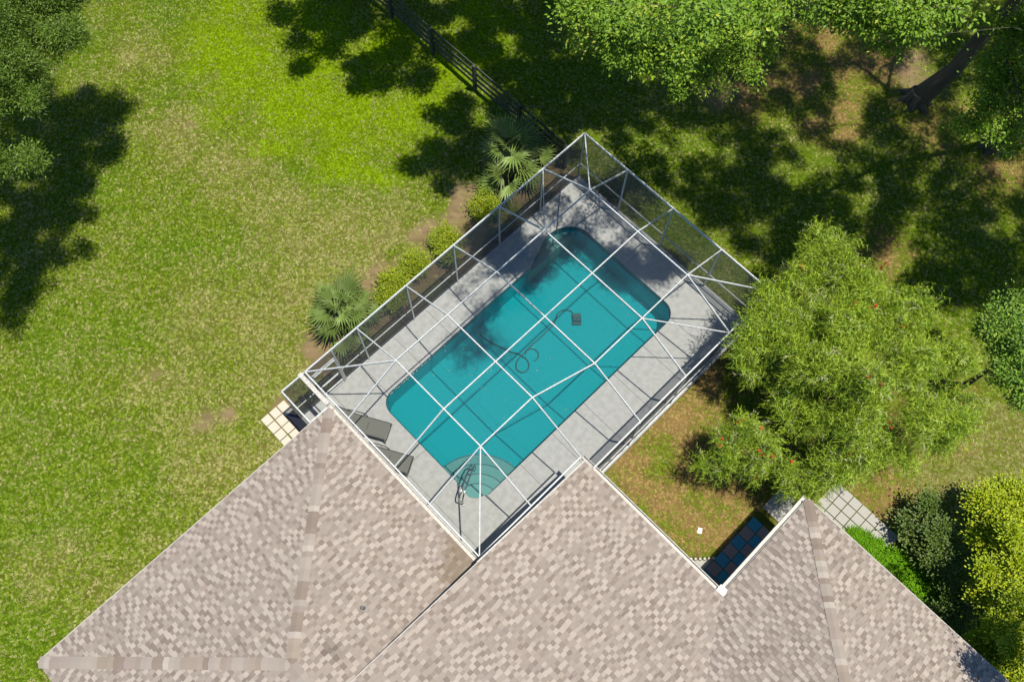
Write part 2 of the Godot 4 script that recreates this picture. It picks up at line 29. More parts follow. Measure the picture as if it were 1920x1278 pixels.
const CLUMPS_I := [[20.27, 12.92, 2.01, 0.45], [24.01, 12.09, 1.81, 0.35], [27.28, 11.98, -2.58, 0.55], [27.90, 12.94, 5.53, 0.25], [23.49, 11.63, 4.15, 0.35], [22.13, 11.53, 0.53, 0.25], [27.36, 12.32, 6.00, 0.25], [23.97, 12.04, 9.29, 0.35], [19.44, 11.87, 6.04, 0.35], [22.19, 11.74, 1.34, 0.30], [29.03, 12.09, 0.37, 0.30], [28.55, 12.06, 3.13, 0.45], [25.46, 12.07, 8.17, 0.45], [31.61, 11.65, 3.30, 0.30], [23.18, 12.43, 2.78, 0.55], [20.09, 11.56, 3.98, 0.45], [23.14, 12.07, 7.72, 0.55], [25.75, 12.28, 7.16, 0.25], [24.58, 11.53, 5.99, 0.30], [28.09, 11.72, 6.50, 0.45], [24.28, 12.02, 3.09, 0.30], [24.26, 12.52, -2.55, 0.55], [26.66, 11.63, 1.69, 0.25], [28.32, 12.66, 4.56, 0.30], [17.99, 11.79, 2.70, 0.35], [21.50, 12.76, 6.89, 0.30], [24.40, 13.00, 9.19, 0.45], [28.93, 12.87, 5.35, 0.30], [25.84, 12.94, 4.69, 0.35], [30.20, 12.96, 0.58, 0.25], [29.37, 11.90, 1.05, 0.55], [25.77, 12.94, 8.06, 0.35], [31.52, 12.12, 4.20, 0.30], [17.68, 12.51, 3.44, 0.25], [19.08, 11.77, 3.70, 0.30], [31.81, 12.37, 1.46, 0.30], [25.64, 12.04, -1.37, 0.35], [23.52, 11.68, -2.42, 0.55], [21.17, 12.90, 8.78, 0.35], [22.32, 12.77, 9.00, 0.30], [30.10, 12.66, 1.62, 0.25], [20.30, 12.16, 7.06, 0.30], [25.35, 12.91, 7.39, 0.35], [30.42, 12.41, 2.47, 0.30], [25.89, 11.99, -4.12, 0.30], [32.57, 12.63, 3.28, 0.35], [23.69, 12.87, 6.40, 0.35], [19.48, 12.85, 2.76, 0.25], [19.27, 12.57, 4.40, 0.25], [26.46, 12.84, 4.77, 0.35], [28.83, 12.77, 6.34, 0.35], [27.85, 11.82, -2.72, 0.30], [21.58, 11.71, 9.54, 0.35], [22.01, 11.66, 1.90, 0.30], [25.00, 12.68, -2.16, 0.45], [22.33, 12.37, 2.55, 0.45], [29.79, 12.07, 4.93, 0.30], [29.51, 12.04, 5.40, 0.30], [31.74, 12.98, 0.47, 0.35], [23.94, 11.98, 6.47, 0.35], [19.96, 12.86, 3.09, 0.25], [26.93, 12.68, 7.05, 0.30], [23.22, 12.75, 9.18, 0.30], [19.89, 12.60, 3.77, 0.55], [18.13, 11.71, 3.44, 0.25], [24.33, 12.31, 5.23, 0.30], [23.26, 11.88, 2.31, 0.25], [31.51, 11.95, 1.93, 0.55], [21.14, 11.83, 6.96, 0.30], [29.18, 12.35, 3.95, 0.25], [26.79, 12.88, -1.63, 0.45], [21.35, 11.96, 4.05, 0.35], [27.99, 12.31, 6.13, 0.35], [25.06, 11.74, 4.42, 0.25], [24.27, 11.94, 1.60, 0.30], [26.72, 12.05, 7.62, 0.35], [23.77, 12.07, 7.89, 0.25], [26.78, 12.64, -1.32, 0.35], [25.56, 12.22, 3.32, 0.25], [23.51, 11.59, 5.27, 0.55], [18.96, 12.81, 2.63, 0.25], [22.61, 12.45, 4.73, 0.35], [22.53, 11.66, -0.33, 0.30], [27.74, 11.64, -2.12, 0.55], [21.39, 11.72, 7.67, 0.25], [27.59, 13.00, 6.59, 0.25], [20.47, 11.98, 8.53, 0.30], [28.14, 13.00, 1.64, 0.30], [19.00, 12.93, 1.97, 0.45], [28.17, 12.14, -0.83, 0.25], [30.23, 12.70, 3.70, 0.25], [26.80, 11.81, -0.31, 0.35], [23.99, 12.38, 3.36, 0.30], [23.89, 11.61, -3.08, 0.30], [32.22, 12.21, 1.83, 0.55], [30.03, 12.49, -0.82, 0.45], [18.62, 11.94, 2.95, 0.45], [30.41, 11.67, 0.17, 0.30], [19.84, 12.73, 6.70, 0.35], [25.11, 12.75, 6.97, 0.25], [24.09, 12.20, 2.66, 0.45], [22.19, 11.69, 6.01, 0.30], [23.23, 12.92, 9.73, 0.25], [27.14, 12.48, 2.12, 0.35], [27.67, 12.51, 6.98, 0.30], [32.84, 12.07, 3.44, 0.45], [29.43, 11.88, 2.96, 0.45], [26.45, 12.26, 7.26, 0.25], [26.41, 11.61, -3.67, 0.25], [22.96, 12.05, 5.40, 0.30], [23.96, 12.23, 1.58, 0.25], [23.88, 11.86, 0.92, 0.45], [25.02, 12.16, 6.57, 0.30], [31.24, 11.67, 3.07, 0.35], [25.01, 11.74, 0.64, 0.45], [21.53, 12.98, 1.91, 0.35], [25.00, 12.48, 0.36, 0.30], [24.32, 11.94, -3.11, 0.25], [22.00, 12.72, 7.23, 0.45], [26.24, 12.75, -4.24, 0.30], [19.73, 12.77, 4.55, 0.25], [26.93, 11.83, 5.20, 0.35], [20.53, 11.52, 2.09, 0.30], [27.65, 12.05, 1.96, 0.55], [20.49, 12.33, 1.42, 0.25], [25.58, 12.65, 2.25, 0.45], [21.08, 12.36, 1.97, 0.55], [24.17, 11.90, 7.85, 0.30], [22.08, 12.15, -0.49, 0.30], [29.15, 12.27, 1.49, 0.35], [29.84, 12.17, -1.61, 0.45], [21.40, 11.58, 8.59, 0.35], [30.96, 11.61, 2.53, 0.25], [22.69, 11.72, 6.93, 0.30], [21.51, 11.59, 6.82, 0.25], [23.18, 12.51, 7.36, 0.45], [23.37, 12.76, 4.67, 0.45], [24.35, 12.70, 5.93, 0.25], [30.60, 11.59, -0.36, 0.55], [26.28, 11.53, 2.32, 0.25], [24.44, 12.44, -2.14, 0.25], [20.33, 12.55, 7.87, 0.30], [25.10, 12.01, -3.86, 0.25], [23.29, 12.41, 5.06, 0.35], [21.88, 11.80, -1.24, 0.30], [31.72, 11.65, 2.88, 0.55], [21.39, 11.94, 5.52, 0.25], [22.64, 12.31, 3.95, 0.35], [24.65, 11.68, 2.55, 0.30], [30.22, 12.20, -1.26, 0.30], [20.16, 11.86, 2.36, 0.30], [21.38, 12.93, 3.72, 0.55], [22.25, 12.78, 4.12, 0.35], [28.47, 12.80, 4.16, 0.25], [19.27, 12.58, 1.39, 0.35], [21.86, 12.40, 10.30, 0.45], [20.15, 11.87, 3.72, 0.30], [24.51, 12.52, 1.01, 0.35], [31.38, 12.54, 1.05, 0.55], [22.73, 11.82, -1.14, 0.55], [25.88, 12.98, 0.02, 0.25], [17.88, 11.97, 3.95, 0.30], [20.94, 12.05, 6.66, 0.30], [24.15, 12.68, -1.38, 0.30], [17.27, 12.05, 3.52, 0.25], [22.86, 12.32, -1.97, 0.45], [27.83, 11.82, 3.79, 0.30], [31.39, 12.68, 1.66, 0.25], [23.49, 12.34, 1.93, 0.30], [23.29, 12.59, 1.15, 0.25], [27.85, 12.37, -0.91, 0.25], [29.04, 12.24, -0.61, 0.55], [23.68, 11.78, 8.32, 0.55], [28.61, 12.58, 1.55, 0.30], [27.79, 12.25, -3.52, 0.45], [28.98, 13.00, 2.92, 0.45], [29.40, 11.52, 3.94, 0.25], [30.41, 12.37, 4.43, 0.25], [22.36, 11.81, 9.26, 0.25], [24.19, 11.98, 6.13, 0.25], [28.60, 12.27, -0.90, 0.35], [24.88, 12.28, 7.52, 0.35], [22.62, 11.70, 8.75, 0.30], [23.12, 12.80, 3.51, 0.30], [17.83, 12.05, 3.57, 0.25], [31.97, 12.89, 2.57, 0.35], [22.03, 11.70, 5.36, 0.30], [18.46, 12.03, 4.07, 0.55], [20.95, 11.78, 5.24, 0.30], [25.27, 12.20, -1.66, 0.25], [20.60, 12.81, 6.91, 0.55], [29.76, 12.95, -0.37, 0.25], [26.31, 12.69, -1.37, 0.35], [18.99, 12.34, 3.38, 0.25], [22.34, 12.80, 3.60, 0.55], [22.94, 11.60, 6.30, 0.55], [20.41, 12.22, 7.46, 0.45], [19.83, 12.61, 7.35, 0.25], [20.73, 11.80, 7.24, 0.25], [30.88, 12.22, 0.06, 0.25], [25.19, 12.31, -2.89, 0.25], [28.60, 11.58, 3.67, 0.45], [31.00, 12.19, 3.01, 0.30], [22.70, 12.59, 2.37, 0.45], [21.81, 12.37, 3.41, 0.35], [30.92, 11.76, 3.81, 0.45], [21.24, 12.99, 9.08, 0.25], [20.03, 12.05, 6.84, 0.55], [29.34, 11.60, -2.04, 0.25], [27.83, 11.82, 4.87, 0.25], [20.04, 12.83, 2.70, 0.30], [24.96, 12.32, -3.23, 0.30], [20.84, 12.73, -0.40, 0.45], [25.43, 12.33, 1.70, 0.30], [33.18, 12.48, 3.03, 0.45], [22.18, 12.54, 3.17, 0.45], [28.32, 13.00, 5.94, 0.35], [21.36, 11.81, 9.82, 0.55], [28.14, 12.29, -1.31, 0.35], [27.60, 11.63, -1.49, 0.55], [23.06, 12.11, 8.11, 0.35], [32.37, 11.56, 1.21, 0.45], [29.33, 12.11, -1.33, 0.25], [24.76, 12.86, -1.55, 0.45], [22.21, 12.79, 8.58, 0.55], [28.93, 12.56, -1.74, 0.35], [24.19, 12.97, -1.62, 0.25], [27.92, 12.32, -0.60, 0.30], [27.37, 12.78, -0.62, 0.45], [26.63, 12.25, 3.92, 0.30], [25.71, 11.66, -4.79, 0.35], [17.38, 12.19, 2.22, 0.35], [20.87, 12.57, 8.19, 0.30], [26.12, 11.99, 1.78, 0.30], [24.43, 12.70, 0.82, 0.30], [28.56, 12.78, 2.67, 0.25], [21.38, 11.59, 8.92, 0.45], [22.47, 12.27, 7.21, 0.45], [21.69, 12.56, -0.51, 0.35], [30.72, 12.67, 2.82, 0.35], [25.93, 12.88, 7.51, 0.25], [25.74, 11.79, 1.50, 0.35], [25.49, 12.02, 5.28, 0.25], [25.22, 12.02, 5.42, 0.25], [30.08, 12.74, 1.28, 0.35], [29.74, 11.77, 0.67, 0.30], [23.85, 12.91, -1.10, 0.45], [19.14, 12.88, 2.24, 0.35], [33.38, 11.82, 1.93, 0.35], [22.57, 12.30, 7.56, 0.25], [23.89, 11.68, 2.09, 0.30], [28.29, 12.84, 0.03, 0.45], [24.11, 12.24, 0.61, 0.35], [25.54, 12.45, 0.79, 0.35], [32.25, 12.00, 3.95, 0.30], [19.14, 11.84, 6.36, 0.45], [32.08, 12.38, 1.01, 0.35], [25.36, 12.03, 4.12, 0.25], [29.40, 12.42, -0.12, 0.25], [28.09, 12.96, 4.77, 0.30], [25.04, 12.13, 3.82, 0.35], [22.94, 11.94, 6.70, 0.25], [33.88, 12.22, 2.36, 0.35], [20.75, 12.02, 8.94, 0.25], [30.89, 12.42, 1.99, 0.45], [27.18, 12.83, 6.88, 0.25], [17.44, 12.63, 3.31, 0.25], [30.01, 11.85, 4.28, 0.35], [23.48, 12.76, 5.95, 0.25], [33.55, 12.70, 3.36, 0.55], [28.38, 12.75, 2.18, 0.30], [18.66, 12.19, 1.18, 0.55], [25.22, 12.55, 1.97, 0.25], [30.47, 12.62, 2.16, 0.35], [30.55, 12.63, 5.03, 0.35], [20.43, 11.63, 3.78, 0.30], [26.24, 11.61, -4.95, 0.55], [24.55, 12.24, 4.47, 0.30], [31.46, 12.80, 2.86, 0.30], [26.35, 12.65, -0.39, 0.55], [23.36, 12.32, -1.61, 0.35], [22.43, 12.61, 1.01, 0.25], [30.88, 12.77, 1.03, 0.30], [28.44, 12.21, 0.35, 0.35], [29.11, 12.90, -0.99, 0.30], [25.59, 11.68, -1.81, 0.35], [21.86, 11.61, 4.58, 0.30], [21.82, 12.10, 6.27, 0.30], [29.74, 11.59, 0.19, 0.35], [18.57, 12.86, 3.78, 0.45], [20.32, 11.97, 4.35, 0.30], [21.42, 12.99, 3.39, 0.25], [24.12, 12.99, 8.89, 0.35], [20.28, 11.53, 6.12, 0.30], [25.23, 12.79, 5.96, 0.25], [26.34, 11.60, 3.60, 0.25], [23.63, 12.83, 5.02, 0.30], [23.33, 11.86, 8.41, 0.25], [25.44, 12.06, 4.56, 0.25], [26.75, 12.95, 2.90, 0.30], [26.55, 12.18, 5.23, 0.55], [24.76, 11.75, 1.17, 0.35], [26.83, 12.15, 2.23, 0.30], [25.87, 12.78, 3.00, 0.35], [32.25, 11.79, 2.06, 0.25], [22.64, 12.06, 5.38, 0.30], [20.50, 11.93, 5.90, 0.45], [26.70, 11.90, -4.12, 0.30], [28.15, 11.97, 1.08, 0.35], [24.19, 11.71, 1.83, 0.25], [25.53, 12.37, 3.86, 0.25], [24.97, 12.50, 3.65, 0.25], [21.03, 12.24, 9.17, 0.25], [23.79, 11.80, -2.06, 0.45], [30.77, 11.92, 3.42, 0.35], [26.15, 12.14, -3.69, 0.35], [29.97, 12.37, 2.17, 0.30], [20.65, 12.65, 7.32, 0.25], [21.79, 12.74, 7.69, 0.25], [22.74, 12.48, 8.40, 0.25], [27.64, 11.56, 5.56, 0.30], [20.56, 11.61, 6.21, 0.35], [24.54, 12.75, 2.46, 0.25], [32.47, 11.73, 2.83, 0.30], [25.77, 12.65, 1.02, 0.25], [23.41, 11.59, 3.34, 0.25], [25.62, 11.73, 0.25, 0.25], [28.76, 12.90, 5.01, 0.55], [21.43, 12.64, 8.42, 0.30], [22.96, 12.48, 1.72, 0.25], [17.53, 12.06, 3.89, 0.45], [29.44, 12.27, 2.59, 0.25], [29.21, 11.79, 0.58, 0.45], [27.25, 11.57, -2.08, 0.35], [24.69, 11.83, 6.67, 0.25], [27.25, 11.71, -1.16, 0.35], [28.16, 12.27, 5.32, 0.30], [24.57, 12.97, 8.74, 0.25], [19.16, 12.31, 2.64, 0.30], [24.85, 12.04, 8.14, 0.25], [22.75, 12.27, 9.58, 0.25], [21.86, 11.98, 2.85, 0.35], [22.77, 12.97, 1.57, 0.35], [29.75, 12.56, 3.35, 0.35], [26.00, 11.56, 6.64, 0.35], [23.83, 12.54, 5.86, 0.30], [18.65, 12.33, 2.38, 0.35], [22.21, 12.08, 5.69, 0.35], [29.49, 12.56, 0.35, 0.25], [22.21, 12.81, 6.50, 0.45], [26.04, 11.57, 7.42, 0.35], [29.66, 12.91, 4.75, 0.55], [25.07, 12.66, 8.69, 0.30], [22.49, 12.49, 10.08, 0.45], [21.55, 12.64, 6.27, 0.30], [17.82, 12.90, 2.12, 0.25], [27.02, 11.58, 7.33, 0.30], [25.91, 12.50, 3.61, 0.55], [24.89, 12.31, 8.37, 0.25], [21.73, 11.70, 5.08, 0.30], [21.84, 12.79, 8.11, 0.55], [31.33, 12.98, 4.81, 0.45], [19.57, 12.26, 2.11, 0.25], [18.91, 12.08, 4.11, 0.45], [22.11, 12.75, -1.28, 0.25], [26.41, 11.83, 6.56, 0.25], [28.95, 12.95, 0.78, 0.30], [24.06, 11.67, 4.20, 0.55], [18.50, 12.34, 1.56, 0.30], [22.99, 12.15, 8.75, 0.35], [22.04, 11.76, 9.75, 0.55], [25.88, 12.11, 4.85, 0.35], [21.08, 12.68, 4.25, 0.25], [22.99, 12.80, 5.83, 0.45], [22.55, 12.97, 9.78, 0.30], [25.30, 11.82, -3.47, 0.35], [20.86, 12.92, 4.36, 0.25], [25.07, 11.62, 7.62, 0.45], [26.97, 11.68, -4.22, 0.25], [21.91, 12.69, 1.22, 0.30], [21.93, 12.38, 6.76, 0.35], [22.53, 12.20, -1.49, 0.25], [18.13, 11.56, 2.23, 0.30], [22.06, 12.18, 0.34, 0.25], [28.26, 12.09, 6.14, 0.25], [23.20, 12.22, -1.34, 0.30], [24.37, 11.62, 3.92, 0.30], [19.90, 12.14, 6.07, 0.35], [20.40, 12.36, 3.50, 0.35], [31.49, 12.20, 3.94, 0.30], [22.07, 11.57, 10.30, 0.45], [28.71, 12.05, -0.27, 0.35], [32.88, 12.25, 1.53, 0.30], [23.71, 12.38, 1.44, 0.35], [18.02, 12.33, 3.15, 0.55], [22.58, 11.86, 2.76, 0.55], [19.91, 12.24, 7.45, 0.30], [25.16, 11.59, 3.46, 0.30], [30.41, 11.68, 3.65, 0.35], [28.33, 11.72, 3.39, 0.30], [20.20, 12.30, 1.57, 0.30], [27.39, 11.52, -0.36, 0.25], [25.06, 12.23, -4.12, 0.30], [21.36, 12.43, 7.65, 0.25], [26.95, 12.38, 6.36, 0.45], [20.89, 12.90, 7.85, 0.45], [28.70, 11.94, -2.37, 0.45], [23.53, 12.15, 3.18, 0.30], [30.36, 12.76, 5.37, 0.35], [27.29, 12.43, 5.26, 0.25], [31.20, 11.82, 0.60, 0.25], [19.57, 12.97, 2.04, 0.35], [18.04, 11.86, 4.26, 0.25], [19.45, 12.41, 3.08, 0.35], [24.39, 12.30, 4.79, 0.25], [29.99, 11.69, 4.70, 0.25], [27.22, 11.56, -3.62, 0.25], [23.48, 12.38, 0.95, 0.25], [33.08, 11.64, 1.75, 0.35], [23.33, 12.06, 6.09, 0.25], [32.32, 12.64, 3.59, 0.30], [24.92, 12.89, 5.51, 0.35], [23.85, 12.68, 5.18, 0.30], [22.19, 11.54, 7.78, 0.35], [24.81, 12.04, 7.13, 0.35], [27.07, 12.60, 4.53, 0.25], [21.95, 11.67, -0.25, 0.35], [20.87, 12.13, 3.85, 0.45], [21.83, 11.78, 3.65, 0.35], [28.86, 11.78, 5.89, 0.25], [29.78, 12.57, 3.63, 0.35], [24.84, 12.67, -2.64, 0.25], [29.24, 12.16, 1.85, 0.30], [28.03, 12.44, -3.12, 0.45], [20.78, 11.64, 6.90, 0.35], [24.40, 12.23, 0.46, 0.25], [19.22, 12.06, 5.81, 0.25], [27.00, 12.42, -3.78, 0.35], [19.83, 12.29, 1.29, 0.45], [19.61, 12.63, 6.99, 0.45], [20.79, 12.54, 1.16, 0.25], [30.68, 12.40, 0.78, 0.25], [18.39, 12.04, 1.88, 0.55], [29.05, 12.20, 3.16, 0.25], [21.41, 11.80, 2.16, 0.30], [20.21, 11.72, 1.01, 0.30], [24.74, 12.20, 4.86, 0.30], [24.30, 11.81, 8.16, 0.55], [22.66, 12.42, 6.66, 0.35], [22.98, 12.97, 10.13, 0.55], [22.78, 11.86, 7.98, 0.25], [29.80, 12.12, 1.81, 0.30], [19.35, 12.74, 1.83, 0.30], [22.18, 12.25, 7.52, 0.45], [19.65, 11.52, 2.33, 0.30], [29.04, 12.10, -1.55, 0.45], [26.91, 12.82, 4.92, 0.35], [31.13, 12.15, -0.40, 0.30]]
const CLUMPS_J := [[9.43, 7.50, 11.39, 0.55], [9.32, 7.50, 12.10, 0.60], [9.74, 7.40, 10.86, 0.30], [8.99, 7.50, 12.95, 0.70], [8.29, 7.50, 12.99, 0.50], [9.84, 7.50, 12.90, 0.70], [8.14, 7.20, 12.58, 0.30]]
const CLUMPS_K := [[14.55, 3.60, 1.49, 0.80], [13.35, 3.20, 1.10, 0.60], [12.58, 3.00, 1.32, 0.50], [14.14, 4.00, 2.89, 0.90], [12.48, 3.80, 2.40, 0.90], [11.25, 3.20, 2.12, 0.55], [12.47, 4.50, 3.52, 1.00], [14.10, 4.00, 4.34, 0.80], [12.85, 4.40, 5.25, 0.90], [13.85, 3.80, 5.92, 0.70], [11.44, 4.60, 4.66, 1.00], [10.89, 4.00, 3.38, 0.90], [13.29, 3.40, 6.84, 0.60], [11.74, 4.00, 6.28, 0.90], [10.46, 3.80, 5.40, 0.80], [10.87, 3.20, 6.37, 0.60], [12.16, 3.20, 7.18, 0.50], [10.34, 3.40, 4.68, 0.60], [10.49, 2.60, 2.69, 0.40], [9.60, 3.00, 5.64, 0.60], [8.86, 2.60, 5.59, 0.45], [12.15, 3.30, 0.65, 0.36], [11.41, 3.50, 0.95, 0.36], [10.70, 3.50, 1.05, 0.34], [10.08, 3.20, 1.28, 0.30], [10.03, 2.60, 1.87, 0.30], [9.93, 2.80, 3.92, 0.45], [9.99, 3.00, 5.33, 0.50], [10.24, 2.80, 3.14, 0.40]]
const CLUMPS_L := [[8.66, 2.40, 3.02, 0.55], [7.71, 2.10, 2.94, 0.50], [8.44, 2.50, 4.02, 0.60], [8.56, 2.40, 4.80, 0.50], [7.79, 2.10, 3.95, 0.50], [7.13, 1.80, 3.10, 0.35], [8.37, 2.00, 5.52, 0.40]]
const CLUMPS_M := [[12.17, 2.20, 9.92, 0.50], [12.00, 2.50, 10.60, 0.60], [10.89, 2.60, 10.83, 0.60], [10.52, 2.60, 11.73, 0.60], [9.53, 2.40, 11.89, 0.50], [9.08, 2.40, 12.65, 0.60], [12.98, 2.00, 9.97, 0.40], [8.50, 2.20, 13.08, 0.50], [8.45, 1.70, 12.42, 0.45], [8.19, 2.00, 12.88, 0.50], [12.99, 2.20, 10.38, 0.50], [12.59, 2.50, 10.96, 0.60], [11.49, 2.70, 11.65, 0.60], [10.52, 2.60, 12.36, 0.60], [9.64, 2.40, 12.90, 0.60], [8.94, 2.20, 13.41, 0.50], [11.18, 2.80, 11.15, 0.60], [10.17, 2.00, 11.32, 0.45], [11.36, 2.00, 10.31, 0.40], [8.87, 1.80, 12.53, 0.40]]
const CLUMPS_N := [[11.26, 0.90, 8.71, 0.45], [10.92, 1.10, 9.46, 0.50], [10.52, 1.00, 10.31, 0.45], [10.39, 0.70, 9.56, 0.35], [10.56, 0.60, 8.66, 0.30], [10.00, 0.80, 11.00, 0.40], [9.15, 0.70, 11.26, 0.40]]
const LUSH := [[6.3, -22.1, 1.4], [6.8, -20.2, 1.9], [7.0, -17.5, 2.1], [7.7, -15.5, 2.1], [8.7, -13.8, 1.4], [9.1, -15.5, 1.8], [6.5, -15.0, 1.2], [7.9, -22.4, 1.6], [9.3, -20.3, 2.1], [10.5, -14.6, 1.6], [7.5, -19.5, 2.1], [4.9, -19.6, 1.1], [12.7, -14.8, 1.6], [14.2, -14.8, 1.8], [11.9, -16.7, 1.8], [8.4, -17.9, 1.8]]
const BARE := [[-3.2, -10.2, 0.4], [-2.4, -9.8, 0.3], [-3.6, -10.1, 0.2], [-3.5, -12.5, 0.2], [3.5, -19.8, 0.2], [-1.3, -8.2, 0.5], [25.7, -1.7, 1.0], [25.7, -1.2, 0.7], [19.2, -6.6, 0.8], [0.7, -8.7, 0.5]]
const LITTER := [[24.4, -5.0, 1.6], [24.3, -3.3, 1.6], [26.7, -3.5, 1.2], [21.9, -5.2, 1.2], [19.9, -5.7, 1.1], [24.2, 0.1, 1.2], [24.3, 3.5, 1.1], [18.4, 2.2, 1.1], [21.4, -2.6, 1.1], [8.7, 1.5, 1.9], [6.9, 1.6, 1.9], [6.5, 0.7, 1.4], [6.2, 3.2, 2.3], [6.6, 4.5, 1.9], [10.3, 1.0, 1.8], [8.8, 4.2, 1.8], [11.3, 7.2, 1.1], [11.1, 6.4, 1.1], [14.3, 6.7, 1.4]]
const DRY := [[3.7, -13.6, 1.9], [4.9, -12.5, 1.8], [5.4, -11.3, 1.6], [6.2, -10.5, 1.2], [-0.0, -10.8, 2.1], [-2.0, -10.0, 1.9], [-1.7, -8.1, 1.6], [-3.8, -8.1, 1.4], [-3.5, -9.8, 1.8], [-3.6, -6.9, 1.1], [2.9, -19.9, 1.2], [3.5, -16.7, 1.6], [12.5, 7.6, 1.9], [14.1, 8.6, 2.1], [15.4, 9.4, 1.8], [-0.5, -12.6, 1.9], [-3.6, -12.1, 1.2], [-9.3, -7.1, 1.4], [-9.8, -9.6, 1.1], [-7.9, -7.3, 1.1], [4.4, -11.7, 1.2], [1.9, -11.1, 1.6], [-0.2, -9.3, 1.4], [4.2, -24.1, 1.1]]
const FRESH := [[-0.4, -19.8, 1.4], [0.1, -16.1, 1.1], [-5.1, -15.7, 1.4], [-7.2, -14.5, 1.6], [-8.6, -12.3, 1.6], [-7.0, -11.7, 1.1], [-5.6, -9.4, 1.1], [-9.1, -10.3, 1.1], [3.9, -21.2, 1.1], [3.0, -25.7, 1.4], [5.9, -25.1, 1.4], [1.1, -14.3, 1.2], [5.6, -14.6, 1.4], [7.0, -13.2, 1.4], [-11.7, -8.8, 1.4], [-3.4, -14.0, 1.1], [15.1, -7.0, 2.1], [16.4, -4.1, 2.5], [17.7, -1.2, 2.5], [18.8, 2.9, 2.5], [20.2, 5.4, 2.5], [15.0, -12.6, 2.5], [16.6, -10.7, 2.1], [20.6, -1.0, 1.8], [11.7, -12.3, 1.8]]

var rng := RandomNumberGenerator.new()
var noise_a := FastNoiseLite.new()
var noise_b := FastNoiseLite.new()
var noise_c := FastNoiseLite.new()
var M := {}
var taken := {}
var pool_outline := PackedVector2Array()


